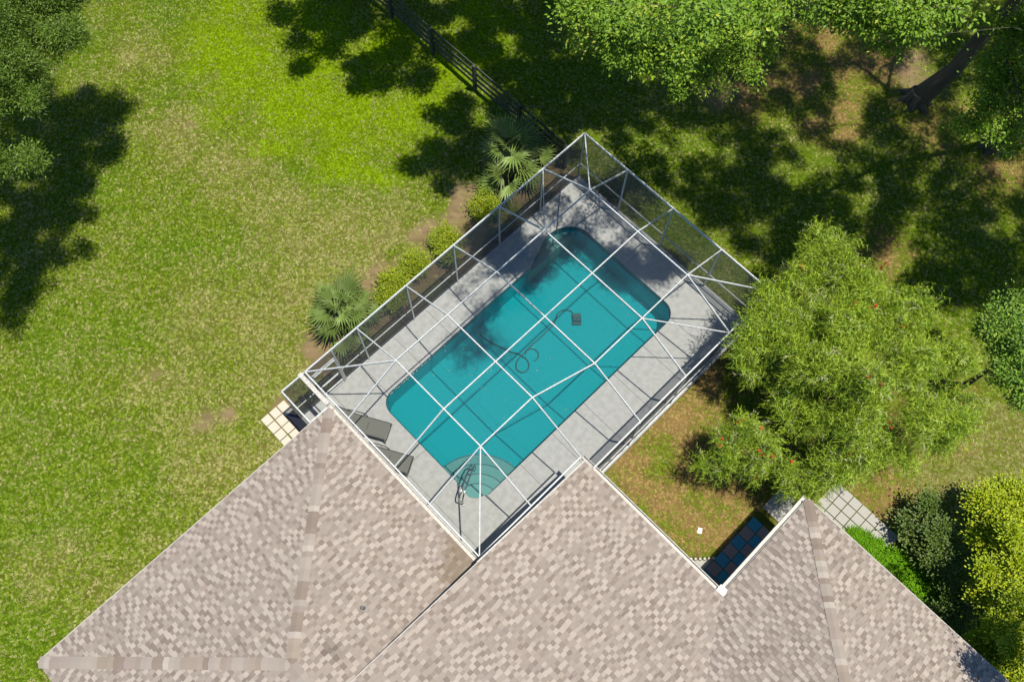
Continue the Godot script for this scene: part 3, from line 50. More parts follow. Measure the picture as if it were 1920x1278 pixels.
# ---------------------------------------------------------------- mesh helpers
class Builder:
	var v := PackedVector3Array()
	var n := PackedVector3Array()
	var c := PackedColorArray()
	var uv := PackedVector2Array()
	var col := Color(1, 1, 1)

	func tri(a: Vector3, b: Vector3, d: Vector3) -> void:
		var nn := (d - a).cross(b - a).normalized()
		for p in [a, b, d]:
			v.append(p); n.append(nn); c.append(col); uv.append(Vector2(p.x, p.z))

	func tri_out(a: Vector3, b: Vector3, d: Vector3, inside: Vector3) -> void:
		if (d - a).cross(b - a).dot((a + b + d) / 3.0 - inside) < 0.0:
			tri(a, d, b)
		else:
			tri(a, b, d)

	func quad_out(a: Vector3, b: Vector3, d: Vector3, e: Vector3, inside: Vector3) -> void:
		tri_out(a, b, d, inside)
		tri_out(a, d, e, inside)

	func hexa(p: Array) -> void:          # p[0..3] bottom ring, p[4..7] top ring
		var mid := Vector3.ZERO
		for q in p:
			mid += q / 8.0
		quad_out(p[0], p[1], p[2], p[3], mid)
		quad_out(p[4], p[5], p[6], p[7], mid)
		for i in 4:
			var j := (i + 1) % 4
			quad_out(p[i], p[j], p[j + 4], p[i + 4], mid)

	func box(lo: Vector3, hi: Vector3) -> void:
		hexa([Vector3(lo.x, lo.y, lo.z), Vector3(hi.x, lo.y, lo.z), Vector3(hi.x, lo.y, hi.z), Vector3(lo.x, lo.y, hi.z),
			Vector3(lo.x, hi.y, lo.z), Vector3(hi.x, hi.y, lo.z), Vector3(hi.x, hi.y, hi.z), Vector3(lo.x, hi.y, hi.z)])

	func beam(a: Vector3, b: Vector3, w: float, h: float, up := Vector3.UP) -> void:
		var d := (b - a).normalized()
		var s := d.cross(up)
		if s.length() < 0.01:
			s = d.cross(Vector3.RIGHT)
		s = s.normalized() * w * 0.5
		var t := s.cross(d).normalized() * h * 0.5
		hexa([a - s - t, a + s - t, b + s - t, b - s - t, a - s + t, a + s + t, b + s + t, b - s + t])

	func smooth_tri(p: Array, q: Array) -> void:
		var nn: Vector3 = (p[2] - p[0]).cross(p[1] - p[0])
		var order := [0, 1, 2]
		if nn.dot(q[0] + q[1] + q[2]) < 0.0:
			order = [0, 2, 1]
		for i in order:
			v.append(p[i]); n.append(q[i]); c.append(col); uv.append(Vector2(p[i].x, p[i].z))

	func tube(path: Array, radii: Array, sides := 8) -> void:
		var rings := []
		var dirs := []
		for i in path.size():
			var d: Vector3 = (path[mini(i + 1, path.size() - 1)] - path[maxi(i - 1, 0)]).normalized()
			var s := d.cross(Vector3(0.31, 0.9, 0.17)).normalized()
			var t := d.cross(s)
			var ring := []
			var out := []
			for k in sides:
				var a := TAU * k / sides
				var o := s * cos(a) + t * sin(a)
				out.append(o)
				ring.append(path[i] + o * (radii[i] if i < radii.size() else radii[-1]))
			rings.append(ring)
			dirs.append(out)
		for i in path.size() - 1:
			for k in sides:
				var l := (k + 1) % sides
				smooth_tri([rings[i][k], rings[i][l], rings[i + 1][l]], [dirs[i][k], dirs[i][l], dirs[i + 1][l]])
				smooth_tri([rings[i][k], rings[i + 1][l], rings[i + 1][k]], [dirs[i][k], dirs[i + 1][l], dirs[i + 1][k]])
		for e in [0, path.size() - 1]:
			for k in range(1, sides - 1):
				tri_out(rings[e][0], rings[e][k], rings[e][k + 1], path[1] if e == 0 else path[e - 1])

	func prism(poly: PackedVector2Array, y0: float, y1: float, bottom := false) -> void:
		var ids := Geometry2D.triangulate_polygon(poly)
		for i in range(0, ids.size(), 3):
			var a := poly[ids[i]]; var b := poly[ids[i + 1]]; var d := poly[ids[i + 2]]
			tri_out(Vector3(a.x, y1, a.y), Vector3(b.x, y1, b.y), Vector3(d.x, y1, d.y), Vector3(a.x, y1 - 1, a.y))
			if bottom:
				tri_out(Vector3(a.x, y0, a.y), Vector3(b.x, y0, b.y), Vector3(d.x, y0, d.y), Vector3(a.x, y0 + 1, a.y))
		var turn := -1.0 if Geometry2D.is_polygon_clockwise(poly) else 1.0
		for i in poly.size():
			var a := poly[i]; var b := poly[(i + 1) % poly.size()]
			var o := Vector2(b.y - a.y, a.x - b.x).normalized() * turn
			var mid := (a + b) / 2.0 - o
			quad_out(Vector3(a.x, y0, a.y), Vector3(b.x, y0, b.y), Vector3(b.x, y1, b.y), Vector3(a.x, y1, a.y), Vector3(mid.x, (y0 + y1) / 2.0, mid.y))

	func mesh() -> ArrayMesh:
		var a := []
		a.resize(Mesh.ARRAY_MAX)
		a[Mesh.ARRAY_VERTEX] = v
		a[Mesh.ARRAY_NORMAL] = n
		a[Mesh.ARRAY_COLOR] = c
		a[Mesh.ARRAY_TEX_UV] = uv
		var m := ArrayMesh.new()
		m.add_surface_from_arrays(Mesh.PRIMITIVE_TRIANGLES, a)
		return m


func numbered(called: String) -> String:
	taken[called] = taken.get(called, -1) + 1
	return called if taken[called] == 0 else "%s_%03d" % [called, taken[called]]


func tag(o: Node3D, label: String, category: String, group := "") -> Node3D:
	o.set_meta("label", label)
	o.set_meta("category", category)
	if group:
		o.set_meta("group", group)
	return o


func thing(called: String, at: Vector3, label: String, category: String, group := "") -> Node3D:
	var o := Node3D.new()
	o.name = numbered(called)
	o.position = at
	add_child(o)
	return tag(o, label, category, group)


func part(called: String, mesh: Mesh, m: Material, parent: Node3D) -> MeshInstance3D:
	var o := MeshInstance3D.new()
	o.name = called if parent != self else numbered(called)
	o.mesh = mesh
	o.material_override = m
	parent.add_child(o, true)
	return o


func structure(called: String, mesh: Mesh, m: Material) -> MeshInstance3D:
	var o := part(called, mesh, m, self)
	o.set_meta("kind", "structure")
	return o


func one_beam(called: String, a: Vector3, b: Vector3, w: float, h: float, m: Material, parent: Node3D, up := Vector3.UP) -> MeshInstance3D:
	var g := Builder.new()
	g.beam(a, b, w, h, up)
	return part(called, g.mesh(), m, parent)


func one_box(called: String, lo: Vector3, hi: Vector3, m: Material, parent: Node3D) -> MeshInstance3D:
	var g := Builder.new()
	g.box(lo, hi)
	return part(called, g.mesh(), m, parent)


func one_tube(called: String, path: Array, radii: Array, m: Material, parent: Node3D, sides := 8) -> MeshInstance3D:
	var g := Builder.new()
	g.tube(path, radii, sides)
	return part(called, g.mesh(), m, parent)


func noise_texture(freq: float, lo: Color, hi: Color, seed_: int, size := 512, octaves := 4, normal := false) -> NoiseTexture2D:
	var n := FastNoiseLite.new()
	n.noise_type = FastNoiseLite.TYPE_SIMPLEX_SMOOTH
	n.frequency = freq
	n.fractal_octaves = octaves
	n.seed = seed_
	var t := NoiseTexture2D.new()
	t.width = size
	t.height = size
	t.seamless = true
	t.noise = n
	if normal:
		t.as_normal_map = true
		t.bump_strength = 3.0
	else:
		var g := Gradient.new()
		g.colors = PackedColorArray([lo, hi])
		t.color_ramp = g
	return t


func paint(r: float, g: float, b: float, rough := 0.7, metal := 0.0) -> StandardMaterial3D:
	var m := StandardMaterial3D.new()
	m.albedo_color = Color(r, g, b).linear_to_srgb()
	m.roughness = rough
	m.metallic = metal
	return m


func tinted(rough := 0.9) -> StandardMaterial3D:
	var m := paint(1, 1, 1, rough)
	m.vertex_color_use_as_albedo = true
	return m


func grained(m: StandardMaterial3D, tex: Texture2D, scale: float) -> StandardMaterial3D:
	m.albedo_texture = tex
	m.uv1_triplanar = true
	m.uv1_world_triplanar = true
	m.uv1_scale = Vector3(scale, scale, scale)
	return m


func screen(alpha: float) -> StandardMaterial3D:
	var m := paint(0.035, 0.04, 0.045, 0.6)
	m.transparency = BaseMaterial3D.TRANSPARENCY_ALPHA
	m.albedo_color.a = alpha
	m.cull_mode = BaseMaterial3D.CULL_DISABLED
	return m


func leafy(back: float) -> StandardMaterial3D:
	var m := tinted(0.55)
	m.backlight_enabled = true
	m.backlight = Color(back, back, back * 0.6)
	m.cull_mode = BaseMaterial3D.CULL_DISABLED
	return m


func materials() -> void:
	var speck := noise_texture(0.25, Color(0.72, 0.72, 0.72), Color(1, 1, 1), 11)
	var coarse := noise_texture(0.03, Color(0.78, 0.78, 0.78), Color(1, 1, 1), 12, 512, 5)
	M.aluminium = grained(paint(0.66, 0.7, 0.7, 0.45), coarse, 0.7)
	M.gutter = grained(paint(0.6, 0.58, 0.53, 0.55), coarse, 0.6)
	M.fascia = grained(paint(0.62, 0.6, 0.55, 0.7), coarse, 0.8)
	M.wall = grained(paint(0.55, 0.5, 0.42, 0.9), speck, 1.2)
	M.soffit = paint(0.6, 0.58, 0.54, 0.8)
	M.sheathing = paint(0.3, 0.22, 0.14, 0.95)
	M.shingle = grained(tinted(0.95), noise_texture(0.3, Color(0.8, 0.8, 0.8), Color(1, 1, 1), 13), 2.2)
	M.roof_screen = screen(0.13)
	M.wall_screen = screen(0.62)
	M.kick_screen = screen(0.72)
	M.deck = grained(paint(0.415, 0.435, 0.42, 0.9), noise_texture(0.012, Color(0.89, 0.89, 0.89), Color(1, 1, 1), 14, 1024, 7), 0.3)
	M.joint = paint(0.12, 0.12, 0.11, 0.95)
	M.plaster = grained(paint(0.012, 0.5, 0.56, 0.9), noise_texture(0.04, Color(0.88, 0.9, 0.9), Color(1, 1, 1), 15, 512, 5), 0.5)
	M.step_plaster = grained(paint(0.16, 0.4, 0.37, 0.85), noise_texture(0.1, Color(0.82, 0.84, 0.84), Color(1, 1, 1), 16), 1.0)
	M.plaster.specular_mode = BaseMaterial3D.SPECULAR_DISABLED
	M.tile = paint(0.05, 0.14, 0.16, 0.25)
	M.water = paint(0.02, 0.28, 0.3, 0.03)
	M.water.transparency = BaseMaterial3D.TRANSPARENCY_ALPHA
	M.water.albedo_color.a = 0.06
	M.water.metallic_specular = 0.35
	M.water.normal_enabled = true
	M.water.normal_texture = noise_texture(0.02, Color.BLACK, Color.WHITE, 17, 512, 3, true)
	M.water.normal_scale = 0.3
	M.water.uv1_triplanar = true
	M.water.uv1_world_triplanar = true
	M.water.uv1_scale = Vector3(0.4, 0.4, 0.4)
	M.lawn = grained(tinted(0.98), noise_texture(0.16, Color(0.55, 0.55, 0.5), Color(1, 1, 1), 18, 1024, 4), 0.55)
	M.blade = tinted(0.7)
	M.blade.specular_mode = BaseMaterial3D.SPECULAR_DISABLED
	M.lawn.specular_mode = BaseMaterial3D.SPECULAR_DISABLED
	M.blade.cull_mode = BaseMaterial3D.CULL_DISABLED
	M.leaf = leafy(0.5)
	M.bark = grained(paint(0.17, 0.155, 0.1, 0.95), noise_texture(0.08, Color(0.45, 0.45, 0.45), Color(1, 1, 1), 19), 1.5)
	M.twig = paint(0.34, 0.32, 0.28, 0.9)
	M.flower = paint(0.5, 0.055, 0.025, 0.8)
	M.fence = grained(paint(0.07, 0.085, 0.06, 0.8), coarse, 1.0)
	M.paver = grained(paint(0.72, 0.68, 0.55, 0.9), speck, 1.0)
	M.walk = grained(paint(0.5, 0.5, 0.46, 0.9), speck, 1.0)
	M.blue_tile = grained(paint(0.04, 0.35, 0.48, 0.5), coarse, 1.3)
	M.brown_tile = grained(paint(0.43, 0.32, 0.29, 0.7), coarse, 1.3)
	M.mat = grained(paint(0.06, 0.065, 0.09, 0.95), speck, 2.0)
	M.sling = grained(paint(0.17, 0.18, 0.155, 0.85), noise_texture(0.4, Color(0.8, 0.8, 0.8), Color(1, 1, 1), 20), 3.0)
	M.dark_metal = paint(0.05, 0.055, 0.055, 0.5)
	M.steel = paint(0.42, 0.43, 0.42, 0.25, 0.9)
	M.plastic = paint(0.03, 0.035, 0.05, 0.5)
	M.hose = paint(0.03, 0.06, 0.07, 0.5)
	M.white = paint(0.75, 0.75, 0.72, 0.6)
	M.lead = paint(0.12, 0.12, 0.12, 0.8)


# ---------------------------------------------------------------- house
func tones(i: int) -> Color:
	return [Color(0.45, 0.395, 0.342), Color(0.355, 0.308, 0.264), Color(0.302, 0.256, 0.219), Color(0.262, 0.216, 0.182), Color(0.368, 0.314, 0.265)][i]


func shingle_shape(w: float, e: float, t: float, tone: Color) -> Builder:
	var g := Builder.new()
	g.col = tone
	var mid := Vector3(w / 2, -0.02, e / 2)
	var a := Vector3(0, t, 0); var b := Vector3(w, t, 0); var c := Vector3(w, 0.003, e); var d := Vector3(0, 0.003, e)
	g.quad_out(a, b, c, d, mid)
	g.quad_out(a, b, Vector3(w, -0.004, 0), Vector3(0, -0.004, 0), mid)
	g.tri_out(a, d, Vector3(0, -0.004, 0), mid)
	g.tri_out(b, c, Vector3(w, -0.004, 0), mid)
	return g


func slope(roof: Node3D, bulk: Builder, singles: Array, origin: Vector3, u: Vector3, up_to: Vector3, pitch: float, poly: PackedVector2Array) -> void:
	var stretch := sqrt(1.0 + pitch * pitch)
	var vs := (up_to + Vector3.UP * pitch).normalized()
	var nn := vs.cross(u).normalized()
	if nn.y < 0:
		nn = -nn
	var basis_ := Basis(u, nn, vs)
	var flat := PackedVector2Array()
	for p in poly:
		flat.append(Vector2(p.x, p.y * stretch))
	var deck := Builder.new()
	var ids := Geometry2D.triangulate_polygon(flat)
	for i in range(0, ids.size(), 3):
		var q := []
		for k in 3:
			var p := flat[ids[i + k]]
			q.append(origin + u * p.x + vs * p.y - nn * 0.012)
		deck.tri_out(q[0], q[1], q[2], q[0] - nn)
	part("roof_deck", deck.mesh(), M.sheathing, roof)
	var lo := Vector2(1e9, 1e9); var hi := Vector2(-1e9, -1e9)
	for p in flat:
		lo = lo.min(p); hi = hi.max(p)
	var e := 0.143
	var v := 0.0
	while v < hi.y:
		var at := lo.x - rng.randf() * 0.3
		var tooth := rng.randf() < 0.5
		while at < hi.x:
			tooth = not tooth
			var w: float = [0.11, 0.13, 0.14, 0.16][rng.randi_range(0, 3)] if tooth else [0.08, 0.11, 0.13, 0.16][rng.randi_range(0, 3)]
			var pick := rng.randf()
			var tone := (0 if pick < 0.58 else 1 if pick < 0.88 else 4) if tooth else (1 if pick < 0.3 else 2 if pick < 0.75 else 3)
			var thick := 0.02 if tooth else 0.007
			var r := PackedVector2Array([Vector2(at, v), Vector2(at + w, v), Vector2(at + w, v + e), Vector2(at, v + e)])
			var inside := 0
			for p in r:
				if Geometry2D.is_point_in_polygon(p, flat):
					inside += 1
			var c := tones(tone) * rng.randf_range(0.92, 1.08)
			var where := origin + u * at + vs * v
			var stain := noise_b.get_noise_2d(where.x * 5.0 + 40.0, where.z * 5.0)
			if Vector2(where.x + 0.35, where.z + 0.1).length() < 0.75 + stain * 0.5 and where.z < 0.25:
				c = c.lerp(Color(0.2, 0.15, 0.09), 0.55)
			if Vector2(where.x + 4.55, where.z + 0.75).length() < 0.3 + stain * 0.2:
				c = c.lerp(Color(0.12, 0.1, 0.08), 0.5)
			c.a = 1.0
			var placed := Transform3D(basis_, where)
			if inside == 4:
				singles.append([placed, w, thick, tone, c])
			else:
				for piece in Geometry2D.intersect_polygons(r, flat):
					if piece.size() < 3:
						continue
					bulk.col = c
					var k := Geometry2D.triangulate_polygon(piece)
					for i in range(0, k.size(), 3):
						var q := []
						for j in 3:
							var p: Vector2 = piece[k[i + j]]
							q.append(origin + u * p.x + vs * p.y + nn * lerpf(thick, 0.003, (p.y - v) / e))
						bulk.tri_out(q[0], q[1], q[2], q[0] - nn)
			at += w + 0.004
		v += e


func hip_caps(roof: Node3D, a: Vector3, b: Vector3, n1: Vector3, n2: Vector3) -> void:
	var d := (b - a).normalized()
	var w1 := n1.cross(d).normalized()
	if w1.y > 0: w1 = -w1
	var w2 := n2.cross(d).normalized()
	if w2.y > 0: w2 = -w2
	if absf(d.y) < 0.01:      # a level ridge: the wings fall to each side
		w1 = (n1.cross(d)).normalized(); w1 = -w1 if w1.y > 0 else w1
		w2 = (n2.cross(d)).normalized(); w2 = -w2 if w2.y > 0 else w2
	var up := (n1 + n2).normalized()
	var length := a.distance_to(b)
	var s := 0.05
	var tone := 1
	while s < length - 0.05:
		if tone == 0 or rng.randf() < 0.5:
			tone = [0, 1, 1, 3, 2, 4][rng.randi_range(0, 5)]
		var g := Builder.new()
		g.col = [Color(0.46, 0.415, 0.36), Color(0.38, 0.335, 0.29), Color(0.335, 0.285, 0.245), Color(0.27, 0.22, 0.18), Color(0.34, 0.285, 0.23)][tone] * rng.randf_range(0.95, 1.08)
		g.col.a = 1.0
		var half := 0.155
		var p := a + d * s
		var q := a + d * minf(s + 0.3, length)
		var lift0 := 0.034; var lift1 := 0.014
		var c0 := p + up * lift0; var c1 := q + up * lift1
		for k in 2:
			var w: Vector3 = w1 if k == 0 else w2
			var nn: Vector3 = n1 if k == 0 else n2
			var e0: Vector3 = p + w * half + nn * (lift0 - 0.004)
			var e1: Vector3 = q + w * half + nn * (lift1 - 0.002)
			g.quad_out(c0, e0, e1, c1, (p + q) / 2 - nn * 0.3)
			g.quad_out(c0, e0, e0 - nn * 0.02, c0 - up * 0.02, (c0 + c1) / 2 - nn * 0.0 + d * 0.1)
			g.quad_out(e0, e1, e1 - nn * 0.012, e0 - nn * 0.02, (p + q) / 2)
		part("hip_cap", g.mesh(), M.shingle, roof)
		s += 0.17


func gutter(a: Vector3, b: Vector3, out: Vector3, house: Node3D) -> void:
	# an open trough: back, floor and front lip
	var g := Builder.new()
	g.beam(a + out * 0.01, b + out * 0.01, 0.012, 0.12)
	g.beam(a + out * 0.065 - Vector3.UP * 0.055, b + out * 0.065 - Vector3.UP * 0.055, 0.1, 0.01)
	g.beam(a + out * 0.13, b + out * 0.13, 0.02, 0.12)
	part("gutter", g.mesh(), M.gutter, house)


func build_house() -> void:
	var house := thing("house", Vector3.ZERO, "single-storey house under a mottled beige and brown shingle roof beside the pool cage", "house")
	var roof_mesh := Builder.new()
	# level ceiling boards close the roof from below, inside the walls' outline
	roof_mesh.box(Vector3(-10.2, EAVE - 0.16, -5.85), Vector3(-0.75, EAVE - 0.1, 15.0))
	roof_mesh.box(Vector3(-0.75, EAVE - 0.16, 0.75), Vector3(3.7, EAVE - 0.1, 15.0))
	roof_mesh.box(Vector3(3.7, EAVE - 0.16, 6.2), Vector3(7.65, EAVE - 0.1, 15.0))
	var roof := part("roof", roof_mesh.mesh(), M.soffit, house)
	var bulk := Builder.new()
	var singles := []
	slope(roof, bulk, singles, Vector3(-10.69, EAVE, -6.34), Vector3(1, 0, 0), Vector3(0, 0, 1), PITCH, PackedVector2Array([Vector2(0, 0), Vector2(10.49, 0), Vector2(5.245, 5.245)]))
	slope(roof, bulk, singles, Vector3(-0.2, EAVE, -6.34), Vector3(0, 0, 1), Vector3(-1, 0, 0), PITCH, PackedVector2Array([Vector2(0, 0), Vector2(6.7, 0), Vector2(6.7, 5.245), Vector2(5.245, 5.245)]))
	slope(roof, bulk, singles, Vector3(-10.69, EAVE, 0.66), Vector3(0, 0, -1), Vector3(1, 0, 0), PITCH, PackedVector2Array([Vector2(0, 0), Vector2(7, 0), Vector2(1.755, 5.245), Vector2(0, 5.245)]))
	slope(roof, bulk, singles, Vector3(4.2, EAVE, 0.3), Vector3(0, 0, 1), Vector3(-1, 0, 0), LOW_PITCH, PackedVector2Array([Vector2(0, 0), Vector2(5.4, 0), Vector2(10.65, 9.645), Vector2(0, 9.645)]))
	slope(roof, bulk, singles, Vector3(4.2, EAVE, 5.7), Vector3(1, 0, 0), Vector3(0, 0, 1), PITCH, PackedVector2Array([Vector2(0, 0), Vector2(3.93, 0), Vector2(-2.07, 6), Vector2(-11, 6)]))
	slope(roof, bulk, singles, Vector3(8.13, EAVE, 5.7), Vector3(0, 0, 1), Vector3(-1, 0, 0), PITCH, PackedVector2Array([Vector2(0, 0), Vector2(9.5, 0), Vector2(9.5, 6), Vector2(6, 6)]))
	# the shingles nearest the eye are pieces of their own, the rest are joined
	var eye := Vector3(-1.836, 29.08, 3.032)
	singles.sort_custom(func(a, b): return a[0].origin.distance_squared_to(eye + Vector3(0, -12, -3)) < b[0].origin.distance_squared_to(eye + Vector3(0, -12, -3)))
	var shared := {}
	for i in singles.size():
		var s: Array = singles[i]
		if i < 300:
			var key := "%.2f %d %.3f" % [s[1], s[3], s[2]]
			if not shared.has(key):
				shared[key] = shingle_shape(s[1], 0.146, s[2], tones(s[3])).mesh()
			part("shingle", shared[key], M.shingle, roof).transform = s[0]
		else:
			var g := shingle_shape(s[1], 0.146, s[2], s[4])
			var t: Transform3D = s[0]
			for k in g.v.size():
				bulk.v.append(t * g.v[k]); bulk.n.append(t.basis * g.n[k]); bulk.c.append(g.c[k]); bulk.uv.append(g.uv[k])
	part("shingle_field", bulk.mesh(), M.shingle, roof).set_meta("kind", "stuff")
	var n_nw := Vector3(0, 1, -PITCH).normalized()
	var n_ne := Vector3(PITCH, 1, 0).normalized()
	var n_sw := Vector3(-PITCH, 1, 0).normalized()
	var peak := Vector3(-5.445, EAVE + 5.245 * PITCH, -1.095)
	hip_caps(roof, Vector3(-0.2, EAVE, -6.34), peak, n_nw, n_ne)
	hip_caps(roof, Vector3(-10.69, EAVE, -6.34), peak, n_nw, n_sw)
	hip_caps(roof, peak, peak + Vector3(0, 0, 3.0), n_sw, n_ne)
	hip_caps(roof, Vector3(8.13, EAVE, 5.7), Vector3(2.13, EAVE + 6 * PITCH, 11.7), n_nw, n_ne)
	# rake board and the wedge of wall where the flatter middle roof stands above the left wing
	var rise := Vector3(-9.6, 9.6 * LOW_PITCH, 0)
	one_beam("rake_board", Vector3(4.2, EAVE - 0.1, 0.285), Vector3(4.2, EAVE - 0.1, 0.285) + rise, 0.025, 0.17, M.fascia, house)
	one_beam("drip_edge", Vector3(4.21, EAVE + 0.0, 0.28), Vector3(4.21, EAVE + 0.0, 0.28) + rise * 0.46, 0.05, 0.012, M.gutter, house)
	var wedge := Builder.new()
	var p0 := Vector3(-0.22, EAVE, 0.33); var p1 := Vector3(-0.22, EAVE + 4.42 * LOW_PITCH - 0.03, 0.33); var p2 := Vector3(-5.4, EAVE + 9.6 * LOW_PITCH - 0.03, 0.33)
	wedge.tri_out(p0, p1, p2, p0 + Vector3(0, 0, 1))
	part("gable_wall", wedge.mesh(), M.wall, house)
	# fascias and gutters
	one_beam("fascia", Vector3(-10.66, EAVE - 0.1, -6.31), Vector3(-0.23, EAVE - 0.1, -6.31), 0.025, 0.17, M.fascia, house)
	one_beam("fascia", Vector3(-0.23, EAVE - 0.1, -6.31), Vector3(-0.23, EAVE - 0.1, 0.28), 0.025, 0.17, M.fascia, house)
	one_beam("fascia", Vector3(4.17, EAVE - 0.1, 0.3), Vector3(4.17, EAVE - 0.1, 5.7), 0.025, 0.17, M.fascia, house)
	one_beam("fascia", Vector3(4.2, EAVE - 0.1, 5.73), Vector3(8.1, EAVE - 0.1, 5.73), 0.025, 0.17, M.fascia, house)
	one_beam("fascia", Vector3(8.1, EAVE - 0.1, 5.73), Vector3(8.1, EAVE - 0.1, 15.0), 0.025, 0.17, M.fascia, house)
	one_beam("drip_edge", Vector3(8.14, EAVE + 0.0, 5.7), Vector3(8.14, EAVE + 0.0, 15.0), 0.03, 0.012, M.fascia, house)
	one_beam("drip_edge", Vector3(-10.7, EAVE + 0.0, -6.35), Vector3(-0.2, EAVE + 0.0, -6.35), 0.03, 0.012, M.fascia, house)
	gutter(Vector3(-0.2, EAVE - 0.06, -6.4), Vector3(-0.2, EAVE - 0.06, 0.1), Vector3(1, 0, 0), house)
	gutter(Vector3(4.2, EAVE - 0.06, 0.15), Vector3(4.2, EAVE - 0.06, 5.64), Vector3(1, 0, 0), house)
	gutter(Vector3(4.3, EAVE - 0.06, 5.68), Vector3(8.12, EAVE - 0.06, 5.68), Vector3(0, 0, -1), house)
	one_box("gutter_elbow", Vector3(4.2, EAVE - 0.13, 5.5), Vector3(4.42, EAVE + 0.03, 5.78), M.white, house)
	# walls
	for w in [[-10.2, -5.85, -0.75, -5.65], [-0.95, -5.65, -0.75, 0.75], [-0.95, 0.75, 3.5, 0.95], [3.5, 0.75, 3.7, 6.2], [3.5, 6.2, 7.45, 6.4], [7.45, 6.2, 7.65, 15.0], [-10.2, -5.65, -10.0, 15.0], [-10.0, 14.8, 7.45, 15.0]]:
		one_box("wall", Vector3(w[0], GROUND - 0.1, w[1]), Vector3(w[2], EAVE - 0.16, w[3]), M.wall, house)
	# plumbing vent
	var at := Vector3(-3.25, EAVE + (3.05) * PITCH, -0.96)
	var flash := Builder.new()
	flash.tube([at - Vector3.UP * 0.05, at + Vector3.UP * 0.28], [0.05, 0.05], 10)
	part("vent_pipe", flash.mesh(), M.lead, house)


# ---------------------------------------------------------------- deck, pool
func make_outline() -> void:
	var p := PackedVector2Array()
	# west corner, then along the south-west edge to the step alcove, the south-east edge, the rounded east corner, the north alcove and back
	var arc := func(c: Vector2, r: Vector2, a0: float, a1: float, k: int) -> void:
		for i in k + 1:
			var a := deg_to_rad(lerpf(a0, a1, float(i) / k))
			p.append(c + Vector2(cos(a) * r.x, sin(a) * r.y))
	arc.call(Vector2(1.88, -5.9), Vector2(0.55, 0.55), 270, 180, 8)
	p.append(Vector2(1.33, -2.5))
	arc.call(Vector2(1.72, -2.05), Vector2(0.44, 0.4), 200, 100, 8)
	p.append(Vector2(1.8, -1.55))
	arc.call(Vector2(10.5, -2.12), Vector2(0.58, 0.57), 90, 0, 8)
	p.append(Vector2(11.08, -5.3))
	arc.call(Vector2(10.0, -5.95), Vector2(1.09, 0.97), 10, -128, 16)
	p.append(Vector2(8.95, -6.6))
	p.append(Vector2(8.62, -6.45))
	for i in p.size():
		p[i].y += 0.12
	pool_outline = p


func build_deck() -> void:
	var root := Builder.new()
	# the slab's bed, under the panels, outside the basin
	var rect := PackedVector2Array([Vector2(-0.95, -7.83), Vector2(12.62, -7.83), Vector2(12.62, 0.72), Vector2(-0.95, 0.72)])
	for half in [[-0.95, 6.0], [6.0, 12.62]]:
		var r := PackedVector2Array([Vector2(half[0], -7.83), Vector2(half[1], -7.83), Vector2(half[1], 0.72), Vector2(half[0], 0.72)])
		for piece in Geometry2D.clip_polygons(r, pool_outline):
			root.prism(piece, -0.16, -0.02)
	var deck := structure("pool_deck", root.mesh(), M.joint)
	var xs := [-0.94, 0.35, 1.75, 3.25, 4.75, 6.28, 7.77, 9.27, 10.75, 12.61]
	var zs := [-7.82, -4.0, 0.71]
	for i in xs.size() - 1:
		for j in zs.size() - 1:
			var g := 0.006
			var r := PackedVector2Array([Vector2(xs[i] + g, zs[j] + g), Vector2(xs[i + 1] - g, zs[j] + g), Vector2(xs[i + 1] - g, zs[j + 1] - g), Vector2(xs[i] + g, zs[j + 1] - g)])
			for piece in Geometry2D.clip_polygons(r, pool_outline):
				var b := Builder.new()
				b.prism(piece, -0.1, rng.randf_range(-0.0015, 0.0015))
				part("slab", b.mesh(), M.deck, deck)


func ring_band(g: Builder, poly: PackedVector2Array, y0: float, y1: float) -> void:
	var turn := -1.0 if Geometry2D.is_polygon_clockwise(poly) else 1.0
	for i in poly.size():
		var a := poly[i]; var b := poly[(i + 1) % poly.size()]
		var o := Vector2(b.y - a.y, a.x - b.x).normalized() * turn
		var mid := (a + b) / 2.0 + o
		g.quad_out(Vector3(a.x, y0, a.y), Vector3(b.x, y0, b.y), Vector3(b.x, y1, b.y), Vector3(a.x, y1, a.y), Vector3(mid.x, (y0 + y1) / 2.0, mid.y))


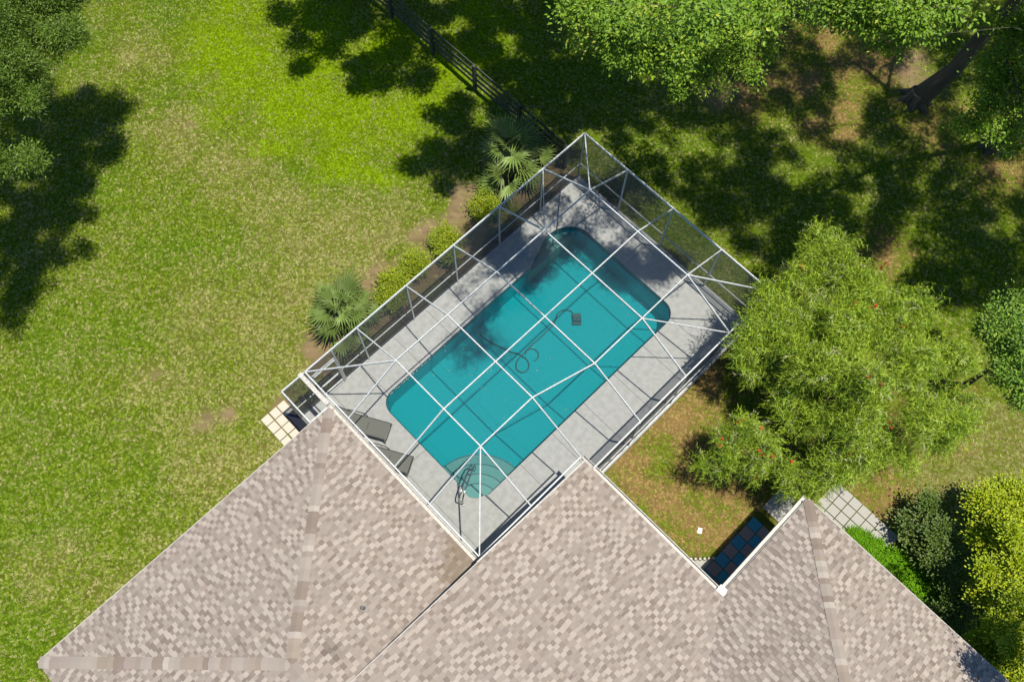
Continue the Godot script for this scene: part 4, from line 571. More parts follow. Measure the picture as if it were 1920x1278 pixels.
func build_pool() -> void:
	var pool := thing("swimming_pool", Vector3.ZERO, "rectangular in-ground swimming pool with teal plaster and rounded corner steps", "pool")
	var g := Builder.new()
	ring_band(g, pool_outline, -1.3, -0.16)
	var ids := Geometry2D.triangulate_polygon(pool_outline)
	for i in range(0, ids.size(), 3):
		var q := []
		for k in 3:
			var p := pool_outline[ids[i + k]]
			q.append(Vector3(p.x, -1.3, p.y))
		g.tri_out(q[0], q[1], q[2], q[0] - Vector3.UP)
	part("basin", g.mesh(), M.plaster, pool)
	var t := Builder.new()
	ring_band(t, Geometry2D.offset_polygon(pool_outline, -0.008)[0], -0.3, -0.02)
	part("waterline_tile", t.mesh(), M.tile, pool)
	var c := Vector2(1.35, -1.5)
	var tops := [-0.3, -0.52, -0.74, -0.96]
	var radii := [0.72, 1.1, 1.48, 1.87]
	var inner := Geometry2D.offset_polygon(pool_outline, -0.01)[0]
	for k in 4:
		var disc := PackedVector2Array()
		for i in 48:
			disc.append(c + Vector2.from_angle(TAU * i / 48) * radii[k])
		for piece in Geometry2D.intersect_polygons(disc, inner):
			var s := Builder.new()
			s.prism(piece, -1.295, tops[k] - 0.001 * k)
			part("step", s.mesh(), M.step_plaster, pool)
			if k > -1:
				var trim := Builder.new()
				var hole := PackedVector2Array()
				for i in 48:
					hole.append(c + Vector2.from_angle(TAU * i / 48) * (radii[k] - 0.045))
				for strip in Geometry2D.clip_polygons(piece, hole):
					if not Geometry2D.is_polygon_clockwise(strip) and strip.size() > 5:
						trim.prism(strip, tops[k] - 0.03, tops[k] + 0.006)
				if trim.v.size():
					part("step_trim", trim.mesh(), M.tile, pool)
	var bench := PackedVector2Array([Vector2(8.4, -7.1), Vector2(11.3, -7.1), Vector2(11.3, -6.31), Vector2(8.4, -6.31)])
	for piece in Geometry2D.intersect_polygons(bench, inner):
		var s := Builder.new()
		s.prism(piece, -1.295, -0.42)
		part("bench", s.mesh(), M.step_plaster, pool)
	# water
	var w := Builder.new()
	for i in range(0, ids.size(), 3):
		var q := []
		for k in 3:
			var p := pool_outline[ids[i + k]]
			q.append(Vector3(p.x, -0.13, p.y))
		w.tri_out(q[0], q[1], q[2], q[0] - Vector3.UP)
	structure("water", w.mesh(), M.water)
	var body := FogVolume.new()
	body.name = "water_body"
	body.size = Vector3(10.4, 1.2, 5.8)
	body.position = Vector3(6.2, -0.74, -4.08)
	var wet := FogMaterial.new()
	wet.albedo = Color(0.001, 0.6, 0.7).linear_to_srgb()
	wet.density = 0.3
	body.material = wet
	body.set_meta("kind", "structure")
	add_child(body)
	var bits := Builder.new()
	for k in 45:
		var p := Vector2(rng.randf_range(1.6, 10.9), rng.randf_range(-6.3, -1.7))
		if not Geometry2D.is_point_in_polygon(p, inner):
			continue
		var a := rng.randf() * TAU
		var o := Vector3(p.x, -0.124, p.y)
		var d := Vector3(cos(a), 0.03, sin(a)) * rng.randf_range(0.015, 0.04)
		var s := Vector3(-sin(a), 0.0, cos(a)) * 0.011
		bits.col = Color(0.5, 0.46, 0.3).lerp(Color(0.3, 0.2, 0.1), rng.randf())
		bits.tri_out(o - d, o + s, o + d, o - Vector3.UP)
		bits.tri_out(o - d, o + d, o - s, o - Vector3.UP)
	var floating := part("floating_leaves", bits.mesh(), M.blade, self)
	floating.set_meta("kind", "stuff")
	tag(floating, "small dead leaves drifting on the pool's surface", "leaves")
	# handrail over the steps
	var rail := thing("handrail", Vector3(0.95, 0, -1.83), "bent metal handrail reaching from the deck down over the rounded pool steps", "handrail")
	var d := Vector3(0.87, 0, -0.49)
	var side := Vector3(0.49, 0, 0.87)
	for s in [-0.06, 0.06]:
		var path := []
		for q in [[0, 0.0], [0.0, 0.55], [0.05, 0.74], [0.18, 0.84], [0.4, 0.84], [0.75, 0.7], [1.1, 0.5], [1.28, 0.34], [1.33, 0.1], [1.33, -0.52]]:
			path.append(d * q[0] + Vector3.UP * q[1] + side * s)
		one_tube("tube", path, [0.024], M.steel, rail, 8)
	for q in [[0.0, 0.45], [0.9, 0.55]]:
		one_tube("cross_bar", [d * q[0] + Vector3.UP * q[1] - side * 0.06, d * q[0] + Vector3.UP * q[1] + side * 0.06], [0.016], M.steel, rail, 8)
	one_tube("base_plate", [Vector3(0, 0.0, 0) - side * 0.06, Vector3(0, 0.03, 0) - side * 0.06], [0.06, 0.04], M.white, rail, 12)
	one_tube("base_plate", [Vector3(0, 0.0, 0) + side * 0.06, Vector3(0, 0.03, 0) + side * 0.06], [0.06, 0.04], M.white, rail, 12)
	# cleaner with its hose on the pool floor
	var cl := thing("pool_cleaner", Vector3(8.76, -1.3, -4.04), "dark square robotic cleaner on the teal pool floor", "pool cleaner")
	cl.rotation.y = -0.75
	var b := Builder.new()
	b.hexa([Vector3(-0.17, 0.05, -0.15), Vector3(0.17, 0.05, -0.15), Vector3(0.17, 0.05, 0.15), Vector3(-0.17, 0.05, 0.15), Vector3(-0.12, 0.2, -0.1), Vector3(0.12, 0.2, -0.1), Vector3(0.12, 0.2, 0.1), Vector3(-0.12, 0.2, 0.1)])
	part("body", b.mesh(), M.plastic, cl)
	for s in [-1, 1]:
		var trk := Builder.new()
		trk.tube([Vector3(-0.16, 0.06, s * 0.17), Vector3(0.16, 0.06, s * 0.17)], [0.058], 10)
		part("track", trk.mesh(), M.dark_metal, cl)
	one_tube("swivel", [Vector3(0, 0.19, 0), Vector3(0, 0.26, 0)], [0.04, 0.03], M.plastic, cl, 10)
	var hose := thing("vacuum_hose", Vector3(0, 0, 0.12), "dark hose trailing from the cleaner with a round loop on the pool floor", "hose")
	var curve := Curve3D.new()
	var raw := [[8.79, -4.33], [8.85, -4.48], [8.8, -4.64], [8.66, -4.78], [8.4, -4.8], [8.15, -4.66], [7.9, -4.6], [7.63, -4.6], [7.3, -4.58], [6.95, -4.6], [6.59, -4.59], [6.36, -4.56], [6.11, -4.55], [5.92, -4.45], [5.81, -4.28], [5.87, -4.1], [6.07, -4.03], [6.26, -4.13], [6.34, -4.33], [6.32, -4.49], [6.26, -4.7], [6.14, -4.92], [6.01, -5.3], [5.85, -5.8], [5.8, -6.3]]
	for i in raw.size():
		var q: Array = raw[i]
		var before: Array = raw[maxi(i - 1, 0)]; var after: Array = raw[mini(i + 1, raw.size() - 1)]
		var tan := Vector3(after[0] - before[0], 0, after[1] - before[1]) / 6.0
		curve.add_point(Vector3(q[0], -1.27 + (0.05 if i > 18 and i < 21 else 0.0), q[1]), -tan, tan)
	var path := []
	for i in 120:
		path.append(curve.sample_baked(curve.get_baked_length() * i / 119.0, true))
	one_tube("tube", path, [0.024], M.hose, hose, 7)
	var loop := []
	for i in 22:
		var a := -2.2 + i * 0.2
		loop.append(Vector3(6.6 + cos(a) * 0.24, -1.262, -4.32 + sin(a) * 0.24))
	one_tube("loose_coil", loop, [0.02], M.hose, hose, 7)


# ---------------------------------------------------------------- pool cage
func panel(cage: Node3D, called: String, m: Material, pts: Array) -> void:
	var g := Builder.new()
	var inside: Vector3 = Vector3(6, 1.0, -3.5)
	for i in range(1, pts.size() - 1):
		g.tri_out(pts[0], pts[i], pts[i + 1], inside)
	part(called, g.mesh(), m, cage)


func build_cage() -> void:
	var cage := thing("pool_cage", Vector3.ZERO, "white aluminium screen enclosure arching over the swimming pool and deck", "screen enclosure")
	var al: Material = M.aluminium
	var e := func(x: float, z: float) -> Vector3: return Vector3(x, EAVE, z)
	var t := func(x: float, z: float) -> Vector3: return Vector3(x, CAGE_TOP, z)
	var g0 := func(x: float, z: float) -> Vector3: return Vector3(x, 0.0, z)
	var xn: float = FX[6]
	# eave beams
	for run in [[0.0, Z_NW, xn, Z_NW], [xn, Z_NW, xn, Z_SE], [4.22, Z_SE, xn, Z_SE], [0.0, Z_HOUSE, 4.2, Z_HOUSE], [0.0, Z_NW, 0.0, Z_HOUSE]]:
		one_beam("eave_beam", e.call(run[0], run[1]), e.call(run[2], run[3]), 0.042, 0.085, al, cage)
	# posts
	var posts := []
	for x in FX:
		posts.append([x, Z_NW])
	for z in NE_Z:
		posts.append([xn, z])
	posts.append([xn, Z_SE])
	for k in [3, 4, 5]:
		posts.append([FX[k], Z_SE])
	posts.append([4.3, Z_SE])
	for p in posts:
		one_beam("post", g0.call(p[0], p[1]), e.call(p[0], p[1]) - Vector3.UP * 0.056, 0.055, 0.055, al, cage, Vector3.RIGHT)
	# rafters, one bent frame per bay
	for k in range(1, 6):
		var x: float = FX[k]
		var zo: float = Z_OUT if k >= 3 else Z_OUT_NEAR
		var ze: float = Z_SE if k >= 3 else Z_HOUSE
		var b := Builder.new()
		b.beam(e.call(x, Z_NW), t.call(x, Z_IN), 0.034, 0.075)
		b.beam(t.call(x, Z_IN), t.call(x, zo), 0.034, 0.075)
		b.beam(t.call(x, zo), e.call(x, ze), 0.034, 0.075)
		part("rafter", b.mesh(), al, cage)
	for q in [[t.call(FX[5], Z_IN), e.call(xn, NE_Z[0])], [t.call(FX[5], Z_MID), e.call(xn, NE_Z[1])], [t.call(FX[5], Z_OUT), e.call(xn, NE_Z[2])],
			[t.call(FX[1], Z_IN), e.call(0.0, Z_IN)], [t.call(FX[1], Z_MID), e.call(0.0, Z_MID)], [t.call(FX[1], Z_OUT_NEAR), e.call(0.0, Z_OUT_NEAR)]]:
		one_beam("end_rafter", q[0], q[1], 0.033, 0.073, al, cage)
	for q in [[t.call(FX[5], Z_IN), e.call(xn, Z_NW)], [t.call(FX[5], Z_OUT), e.call(xn, Z_SE)], [t.call(FX[1], Z_IN), e.call(0.0, Z_NW)], [t.call(FX[1], Z_OUT_NEAR), e.call(0.0, Z_HOUSE)]]:
		one_beam("hip_beam", q[0], q[1], 0.036, 0.07, al, cage)
	for q in [[FX[1], Z_IN, FX[5], Z_IN], [FX[1], Z_MID, FX[5], Z_MID], [FX[3], Z_OUT, FX[5], Z_OUT], [FX[2], Z_OUT_NEAR, FX[3], Z_OUT], [FX[1], Z_OUT_NEAR, FX[2], Z_OUT_NEAR]]:
		one_beam("purlin", t.call(q[0], q[1]), t.call(q[2], q[3]), 0.032, 0.07, al, cage)
	one_beam("brace", e.call(FX[5], Z_NW), t.call(FX[4], Z_IN), 0.03, 0.04, al, cage)
	one_beam("brace", e.call(FX[5], Z_SE), t.call(FX[4], Z_OUT), 0.03, 0.04, al, cage)
	# chair rails and sole plates
	var rail_y := 0.95
	for run in [[1.05, Z_NW, xn, Z_NW], [xn, Z_NW, xn, Z_SE], [4.22, Z_SE, xn, Z_SE]]:
		one_beam("chair_rail", Vector3(run[0], rail_y, run[1]), Vector3(run[2], rail_y, run[3]), 0.04, 0.04, al, cage)
		one_beam("sole_plate", Vector3(run[0], 0.02, run[1]), Vector3(run[2], 0.02, run[3]), 0.06, 0.036, al, cage)
	# wall screens
	for k in 6:
		var a: float = FX[k] if k > 0 else 1.05
		var b: float = FX[k + 1]
		panel(cage, "kick_screen", M.kick_screen, [Vector3(a, 0.03, Z_NW), Vector3(b, 0.03, Z_NW), Vector3(b, rail_y, Z_NW), Vector3(a, rail_y, Z_NW)])
		panel(cage, "wall_screen", M.wall_screen, [Vector3(a, rail_y, Z_NW), Vector3(b, rail_y, Z_NW), Vector3(b, EAVE, Z_NW), Vector3(a, EAVE, Z_NW)])
	var nz := [Z_NW] + NE_Z + [Z_SE]
	for k in 4:
		for h in [[0.03, rail_y], [rail_y, EAVE]]:
			panel(cage, "wall_screen", M.wall_screen, [Vector3(xn, h[0], nz[k]), Vector3(xn, h[0], nz[k + 1]), Vector3(xn, h[1], nz[k + 1]), Vector3(xn, h[1], nz[k])])
	var sx := [4.3, FX[3], FX[4], FX[5], xn]
	for k in 4:
		for h in [[0.03, rail_y], [rail_y, EAVE]]:
			panel(cage, "wall_screen", M.wall_screen, [Vector3(sx[k], h[0], Z_SE), Vector3(sx[k + 1], h[0], Z_SE), Vector3(sx[k + 1], h[1], Z_SE), Vector3(sx[k], h[1], Z_SE)])
	# sloping screens along the long sides
	for k in range(1, 5):
		panel(cage, "roof_screen", M.roof_screen, [e.call(FX[k], Z_NW), e.call(FX[k + 1], Z_NW), t.call(FX[k + 1], Z_IN), t.call(FX[k], Z_IN)])
		panel(cage, "roof_screen", M.roof_screen, [t.call(FX[k], Z_IN), t.call(FX[k + 1], Z_IN), t.call(FX[k + 1], Z_MID), t.call(FX[k], Z_MID)])
		var za: float = Z_OUT if k >= 3 else Z_OUT_NEAR
		var zb: float = Z_OUT if k + 1 >= 3 else Z_OUT_NEAR
		panel(cage, "roof_screen", M.roof_screen, [t.call(FX[k], Z_MID), t.call(FX[k + 1], Z_MID), t.call(FX[k + 1], zb), t.call(FX[k], za)])
		var wa: float = Z_SE if k >= 2 else Z_HOUSE
		var wb: float = Z_SE if k + 1 >= 3 else Z_HOUSE
		panel(cage, "roof_screen", M.roof_screen, [t.call(FX[k], za), t.call(FX[k + 1], zb), e.call(FX[k + 1], wb), e.call(FX[k], wa)])
	# ends
	var ez := [Z_IN, Z_MID, Z_OUT]
	panel(cage, "roof_screen", M.roof_screen, [e.call(FX[5], Z_NW), e.call(xn, Z_NW), t.call(FX[5], Z_IN)])
	panel(cage, "roof_screen", M.roof_screen, [e.call(xn, Z_NW), e.call(xn, NE_Z[0]), t.call(FX[5], Z_IN)])
	for k in 2:
		panel(cage, "roof_screen", M.roof_screen, [t.call(FX[5], ez[k]), e.call(xn, NE_Z[k]), e.call(xn, NE_Z[k + 1]), t.call(FX[5], ez[k + 1])])
	panel(cage, "roof_screen", M.roof_screen, [t.call(FX[5], Z_OUT), e.call(xn, NE_Z[2]), e.call(xn, Z_SE)])
	panel(cage, "roof_screen", M.roof_screen, [t.call(FX[5], Z_OUT), e.call(xn, Z_SE), e.call(FX[5], Z_SE)])
	panel(cage, "roof_screen", M.roof_screen, [e.call(0.0, Z_NW), e.call(FX[1], Z_NW), t.call(FX[1], Z_IN)])
	var wz := [Z_NW, Z_IN, Z_MID, Z_OUT_NEAR, Z_HOUSE]
	panel(cage, "roof_screen", M.roof_screen, [e.call(0.0, Z_NW), t.call(FX[1], Z_IN), e.call(0.0, Z_IN)])
	panel(cage, "roof_screen", M.roof_screen, [e.call(0.0, Z_IN), t.call(FX[1], Z_IN), t.call(FX[1], Z_MID), e.call(0.0, Z_MID)])
	panel(cage, "roof_screen", M.roof_screen, [e.call(0.0, Z_MID), t.call(FX[1], Z_MID), t.call(FX[1], Z_OUT_NEAR), e.call(0.0, Z_OUT_NEAR)])
	panel(cage, "roof_screen", M.roof_screen, [e.call(0.0, Z_OUT_NEAR), t.call(FX[1], Z_OUT_NEAR), e.call(0.0, Z_HOUSE)])
	panel(cage, "roof_screen", M.roof_screen, [t.call(FX[1], Z_OUT_NEAR), e.call(FX[1], Z_HOUSE), e.call(0.0, Z_HOUSE)])
	# screen door in the long wall, by the house
	one_beam("post", g0.call(1.05, Z_NW), e.call(1.05, Z_NW) - Vector3.UP * 0.056, 0.06, 0.06, al, cage, Vector3.RIGHT)
	var dr := Builder.new()
	for s in [[0.1, 0.05, 0.1, 2.1], [0.98, 0.05, 0.98, 2.1], [0.1, 2.1, 0.98, 2.1], [0.1, 0.95, 0.98, 0.95], [0.1, 0.06, 0.98, 0.06], [0.1, 0.28, 0.98, 0.28]]:
		dr.beam(Vector3(s[0], s[1], Z_NW + 0.03), Vector3(s[2], s[3], Z_NW + 0.03), 0.05, 0.05, Vector3.RIGHT if s[0] == s[2] else Vector3.UP)
	var door := part("screen_door", dr.mesh(), al, cage)
	one_beam("handle", Vector3(0.92, 1.02, Z_NW + 0.075), Vector3(0.92, 1.16, Z_NW + 0.075), 0.03, 0.03, M.dark_metal, door, Vector3.RIGHT)
	panel(cage, "wall_screen", M.wall_screen, [Vector3(0.02, 0.05, Z_NW), Vector3(1.03, 0.05, Z_NW), Vector3(1.03, EAVE, Z_NW), Vector3(0.02, EAVE, Z_NW)])
	one_beam("door_header", Vector3(0.04, 2.2, Z_NW), Vector3(1.02, 2.2, Z_NW), 0.055, 0.06, al, cage)
	# the short bay that wraps the house corner
	var zc := -6.36
	one_beam("eave_beam", e.call(-0.92, Z_NW), e.call(-0.035, Z_NW), 0.042, 0.085, al, cage)
	one_beam("eave_beam", e.call(-0.92, Z_NW), e.call(-0.92, zc), 0.042, 0.085, al, cage)
	one_beam("eave_beam", e.call(-0.88, zc), e.call(-0.26, zc) , 0.05, 0.1, al, cage)
	one_beam("super_gutter", e.call(-0.16, Z_NW - 0.08), e.call(-0.16, zc - 0.08), 0.14, 0.09, M.gutter, cage)
	for z in [Z_NW, zc + 0.02]:
		one_beam("post", g0.call(-0.92, z), e.call(-0.92, z) - Vector3.UP * 0.056, 0.06, 0.06, al, cage, Vector3.RIGHT)
	one_beam("chair_rail", Vector3(-0.9, rail_y, Z_NW), Vector3(-0.02, rail_y, Z_NW), 0.04, 0.04, al, cage)
	panel(cage, "kick_screen", M.kick_screen, [Vector3(-0.92, 0.03, Z_NW), Vector3(-0.02, 0.03, Z_NW), Vector3(-0.02, rail_y, Z_NW), Vector3(-0.92, rail_y, Z_NW)])
	panel(cage, "wall_screen", M.wall_screen, [Vector3(-0.92, rail_y, Z_NW), Vector3(-0.02, rail_y, Z_NW), Vector3(-0.02, EAVE, Z_NW), Vector3(-0.92, EAVE, Z_NW)])
	panel(cage, "wall_screen", M.wall_screen, [Vector3(-0.92, 0.03, Z_NW), Vector3(-0.92, 0.03, zc), Vector3(-0.92, EAVE, zc), Vector3(-0.92, EAVE, Z_NW)])
	panel(cage, "roof_screen", M.roof_screen, [e.call(-0.92, Z_NW), e.call(-0.2, Z_NW), e.call(-0.2, zc), e.call(-0.92, zc)])
	# slack bracing cables outside the long wall towards the shrubs
	for k in [[4.3, 6.2], [8.35, 6.5]]:
		var cable := []
		for i in 11:
			var f := i / 10.0
			cable.append(Vector3(lerpf(k[0], k[1], f), lerpf(2.7, 0.1, f) - sin(f * PI) * 0.12, Z_SE + 0.06))
		one_tube("cable", cable, [0.006], M.aluminium, cage, 5)


func build_lounger(at: Vector3, label: String) -> void:
	var l := thing("sun_lounger", at, label, "sun lounger", "dark sling loungers beside the pool")
	l.rotation.y = 0.5236
	var w := 0.29
	var back := Vector3(0, 0.36 + 0.42, -0.95)
	for s in [-1, 1]:
		one_tube("side_rail", [Vector3(s * w, 0.33, 0.95), Vector3(s * w, 0.36, 0.85), Vector3(s * w, 0.36, -0.9)], [0.019], M.dark_metal, l)
		one_tube("back_rail", [Vector3(s * w, 0.37, -0.3), Vector3(s * w, 0.62, -0.68), back + Vector3(s * w, 0, 0)], [0.018], M.dark_metal, l)
		one_tube("arm_rest", [Vector3(s * (w + 0.03), 0.36, 0.1), Vector3(s * (w + 0.04), 0.55, -0.02), Vector3(s * (w + 0.04), 0.57, -0.3), Vector3(s * (w + 0.02), 0.56, -0.6)], [0.018], M.dark_metal, l)
		for z in [0.84, -0.72]:
			one_tube("leg", [Vector3(s * (w + 0.0), 0.36, z), Vector3(s * (w + 0.05), 0.0, z + 0.06)], [0.018], M.dark_metal, l)
	one_tube("foot_bar", [Vector3(-w, 0.33, 0.95), Vector3(w, 0.33, 0.95)], [0.019], M.dark_metal, l)
	one_tube("head_bar", [back - Vector3(w, 0, 0), back + Vector3(w, 0, 0)], [0.018], M.dark_metal, l)
	for z in [0.78, 0.2, -0.6]:
		one_tube("cross_bar", [Vector3(-w, 0.34, z), Vector3(w, 0.34, z)], [0.013], M.dark_metal, l)
	var seat := Builder.new()
	var rows := 8
	for i in rows:
		var z0 := lerpf(0.92, -0.3, float(i) / rows); var z1 := lerpf(0.92, -0.3, float(i + 1) / rows)
		for j in 6:
			var x0 := lerpf(-w + 0.012, w - 0.012, j / 6.0); var x1 := lerpf(-w + 0.012, w - 0.012, (j + 1) / 6.0)
			var sag := func(x: float, z: float) -> Vector3: return Vector3(x, 0.372 - 0.03 * (1.0 - pow(x / w, 2)) * clampf(1.2 - absf(z - 0.3) * 1.2, 0.2, 1.0), z)
			seat.quad_out(sag.call(x0, z0), sag.call(x1, z0), sag.call(x1, z1), sag.call(x0, z1), Vector3(0, -5, 0))
	part("seat_sling", seat.mesh(), M.sling, l)
	var bs := Builder.new()
	var a := Vector3(0, 0.385, -0.3)
	for j in 6:
		var x0 := lerpf(-w + 0.012, w - 0.012, j / 6.0); var x1 := lerpf(-w + 0.012, w - 0.012, (j + 1) / 6.0)
		bs.quad_out(a + Vector3(x0, 0, 0), a + Vector3(x1, 0, 0), back + Vector3(x1, 0.01, 0), back + Vector3(x0, 0.01, 0), Vector3(0, -5, -5))
	part("back_sling", bs.mesh(), M.sling, l)


# ---------------------------------------------------------------- ground
func near(list: Array, x: float, z: float) -> float:
	var best := 0.0
	for b in list:
		var d: float = Vector2(x - b[0], z - b[1]).length() / b[2]
		if d < 1.5:
			best = maxf(best, clampf(1.5 - d, 0.0, 1.0))
	return best


func turf(x: float, z: float) -> Dictionary:
	var wob := noise_a.get_noise_2d(x * 3.0, z * 3.0) * 0.9
	var lush := clampf(near(LUSH, x + wob * 1.6, z - wob * 1.6) * (0.85 + noise_b.get_noise_2d(x * 0.7, z * 0.7) * 0.9), 0.0, 1.0)
	var fresh := near(FRESH, x - wob, z - wob)
	var dry := near(DRY, x - wob, z + wob)
	var litter := near(LITTER, x + wob, z + wob)
	var bare := near(BARE, x + wob * 0.5, z - wob * 0.5)
	var big := noise_a.get_noise_2d(x, z)
	var mid := noise_b.get_noise_2d(x, z)
	dry = clampf(dry * 0.7 + big * 0.35 + mid * 0.6 + 0.05 - fresh * 0.15, 0.0, 1.0)
	dry *= 1.0 - lush * 0.8
	# mulch along the cage wall
	if x > 0.6 and x < 12.6 and z > -11.4 and z < -7.7:
		bare = maxf(bare, clampf(1.25 - absf(z + 9.0) / (1.5 + mid * 1.6), 0.0, 1.0) * 1.7)
	return {"fresh": clampf(fresh * 0.45 + mid * 0.6 + 0.1, 0.0, 1.0), "lush": lush, "dry": dry, "litter": clampf(litter * (0.75 + mid), 0.0, 1.0), "bare": clampf(bare * (0.8 + mid * 0.9), 0.0, 1.0)}


func soil(t: Dictionary) -> Color:
	var c := Color(0.12, 0.18, 0.014)
	c = c.lerp(Color(0.09, 0.185, 0.01), t.fresh * 0.8)
	c = c.lerp(Color(0.17, 0.27, 0.004), t.lush * 0.85)
	c = c.lerp(Color(0.25, 0.24, 0.06), t.dry * 0.75)
	c = c.lerp(Color(0.33, 0.225, 0.085), t.litter * 0.9)
	c = c.lerp(Color(0.36, 0.26, 0.16), t.bare * 0.9)
	return c


func blocked(x: float, z: float) -> bool:
	if x > -1.0 and x < 12.66 and z > -7.87 and z < 0.76:
		return true
	if x > -10.3 and x < -0.7 and z > -5.95: return true
	if x > -0.9 and x < 3.8 and z > 0.6: return true
	if x > 3.4 and x < 7.7 and z > 6.1: return true
	if x > -2.0 and x < -0.9 and z > -8.8 and z < -7.0: return true
	if x > 4.4 and x < 8.9 and z > 5.1 and z < 6.3: return true
	if x > 8.8 and x < 10.4 and z > 6.1 and z < 9.6: return true
	return false


func build_ground() -> void:
	var lines := func(lo: float, hi: float) -> Array:
		var a := [-220.0, -120.0, -70.0]
		a = a.filter(func(q): return q < lo - 8.0)
		a.append(lo - 8.0)
		var p := lo
		while p <= hi:
			a.append(p)
			p += 0.17
		a.append_array([hi + 10.0, hi + 40.0, hi + 100.0, hi + 190.0])
		return a
	var xs: Array = lines.call(-15.0, 35.0)
	var zs: Array = lines.call(-34.0, 16.0)
	var v := PackedVector3Array(); var n := PackedVector3Array(); var c := PackedColorArray(); var ids := PackedInt32Array()
	for z in zs:
		for x in xs:
			v.append(Vector3(x, GROUND + noise_c.get_noise_2d(x, z) * 0.02, z))
			n.append(Vector3.UP)
			c.append(soil(turf(x, z)) * (1.0 + noise_c.get_noise_2d(x * 7.0, z * 7.0) * 0.35))
			c[-1].a = 1.0
	var w := xs.size()
	for j in zs.size() - 1:
		for i in w - 1:
			if xs[i] > 0.2 and xs[i + 1] < 12.3 and zs[j] > -7.5 and zs[j + 1] < 0.4:
				continue      # the pool is dug here, under the deck
			var k := j * w + i
			ids.append_array([k, k + 1, k + w + 1, k, k + w + 1, k + w])
	var a := []
	a.resize(Mesh.ARRAY_MAX)
	a[Mesh.ARRAY_VERTEX] = v; a[Mesh.ARRAY_NORMAL] = n; a[Mesh.ARRAY_COLOR] = c; a[Mesh.ARRAY_INDEX] = ids
	var m := ArrayMesh.new()
	m.add_surface_from_arrays(Mesh.PRIMITIVE_TRIANGLES, a)
	structure("lawn", m, M.lawn)
	# grass blades and fallen leaves
	var tuft := Builder.new()
	for k in 8:
		var at := Vector3(rng.randf_range(-0.05, 0.05), 0, rng.randf_range(-0.05, 0.05))
		var ang := rng.randf() * TAU
		var dir := Vector3(cos(ang), 0, sin(ang))
		var side := Vector3(-dir.z, 0, dir.x) * rng.randf_range(0.007, 0.012)
		var tip := at + dir * rng.randf_range(0.03, 0.09) + Vector3.UP * rng.randf_range(0.025, 0.06)
		tuft.tri_out(at - side, at + side, tip, at - Vector3.UP - dir)
	var rows := PackedFloat32Array()
	var litter := PackedFloat32Array()
	var view := PackedVector2Array([Vector2(1.4, -33.5), Vector2(35.0, -1.2), Vector2(9.5, 15.8), Vector2(-14.8, -7.9)])
	for i in 560000:
		var x := rng.randf_range(-14.8, 35.0)
		var z := rng.randf_range(-33.5, 15.8)
		if not Geometry2D.is_point_in_polygon(Vector2(x, z), view) or blocked(x, z):
			continue
		var t := turf(x, z)
		var y := GROUND + noise_c.get_noise_2d(x, z) * 0.02
		var roll := rng.randf()
		if roll < t.bare * 0.9:
			continue
		var col: Color
		var dead := rng.randf()
		if dead < t.litter * 0.9:
			col = Color(0.52, 0.37, 0.15).lerp(Color(0.27, 0.18, 0.08), rng.randf())
		elif dead < 0.24 * (1.0 - t.lush * 0.7) + t.dry * 0.55:
			col = Color(0.46, 0.44, 0.19).lerp(Color(0.28, 0.28, 0.09), rng.randf())
		else:
			col = Color(0.14, 0.225, 0.016).lerp(Color(0.26, 0.345, 0.03), rng.randf())
			col = col.lerp(Color(0.12, 0.25, 0.014), t.fresh * 0.55)
			col = col.lerp(Color(0.265, 0.415, 0.006), t.lush * 0.8)
		col *= rng.randf_range(0.75, 1.2)
		var s := rng.randf_range(0.5, 0.95)
		var b := Basis(Vector3.UP, rng.randf() * TAU).scaled(Vector3(s, s * rng.randf_range(0.7, 1.2), s))
		rows.append_array([b.x.x, b.y.x, b.z.x, x, b.x.y, b.y.y, b.z.y, y, b.x.z, b.y.z, b.z.z, z, col.r, col.g, col.b, 1.0])
	many("grass", tuft.mesh(), rows, M.blade, self).set_meta("kind", "stuff")


func many(called: String, mesh: Mesh, rows: PackedFloat32Array, m: Material, parent: Node3D) -> MultiMeshInstance3D:
	var mm := MultiMesh.new()
	mm.transform_format = MultiMesh.TRANSFORM_3D
	mm.use_colors = true
	mm.mesh = mesh
	mm.instance_count = rows.size() / 16
	mm.buffer = rows
	var o := MultiMeshInstance3D.new()
	o.name = called if parent != self else numbered(called)
	o.multimesh = mm
	o.material_override = m
	parent.add_child(o, true)
	return o


# ---------------------------------------------------------------- plants
func leaf_spray(count: int, length: float, width: float, spread: float, seed_: int, upward := 0.35) -> ArrayMesh:
	var r := RandomNumberGenerator.new()
	r.seed = seed_
	var g := Builder.new()
	for i in count:
		var at := Vector3(r.randfn(), r.randfn() * 0.7, r.randfn()) * spread * 0.5
		var d := (at.normalized() + Vector3(r.randfn(), r.randfn() * 0.7, r.randfn()) * 0.6).normalized()
		var up := (Vector3.UP * upward * 2.0 + Vector3(r.randfn(), r.randfn(), r.randfn()) * 0.6).normalized()
		var s := d.cross(up).normalized()
		var l := length * r.randf_range(0.7, 1.25)
		var w := width * r.randf_range(0.8, 1.2)
		var fold := s.cross(d).normalized() * w * 0.25
		var tip := at + d * l - Vector3.UP * l * 0.12
		var k := r.randf_range(0.8, 1.2)
		g.col = Color(k, k, k * r.randf_range(0.8, 1.1))
		g.tri(at, at + d * l * 0.45 + s * w + fold, tip)
		g.tri(at, tip, at + d * l * 0.45 - s * w + fold)
	return g.mesh()


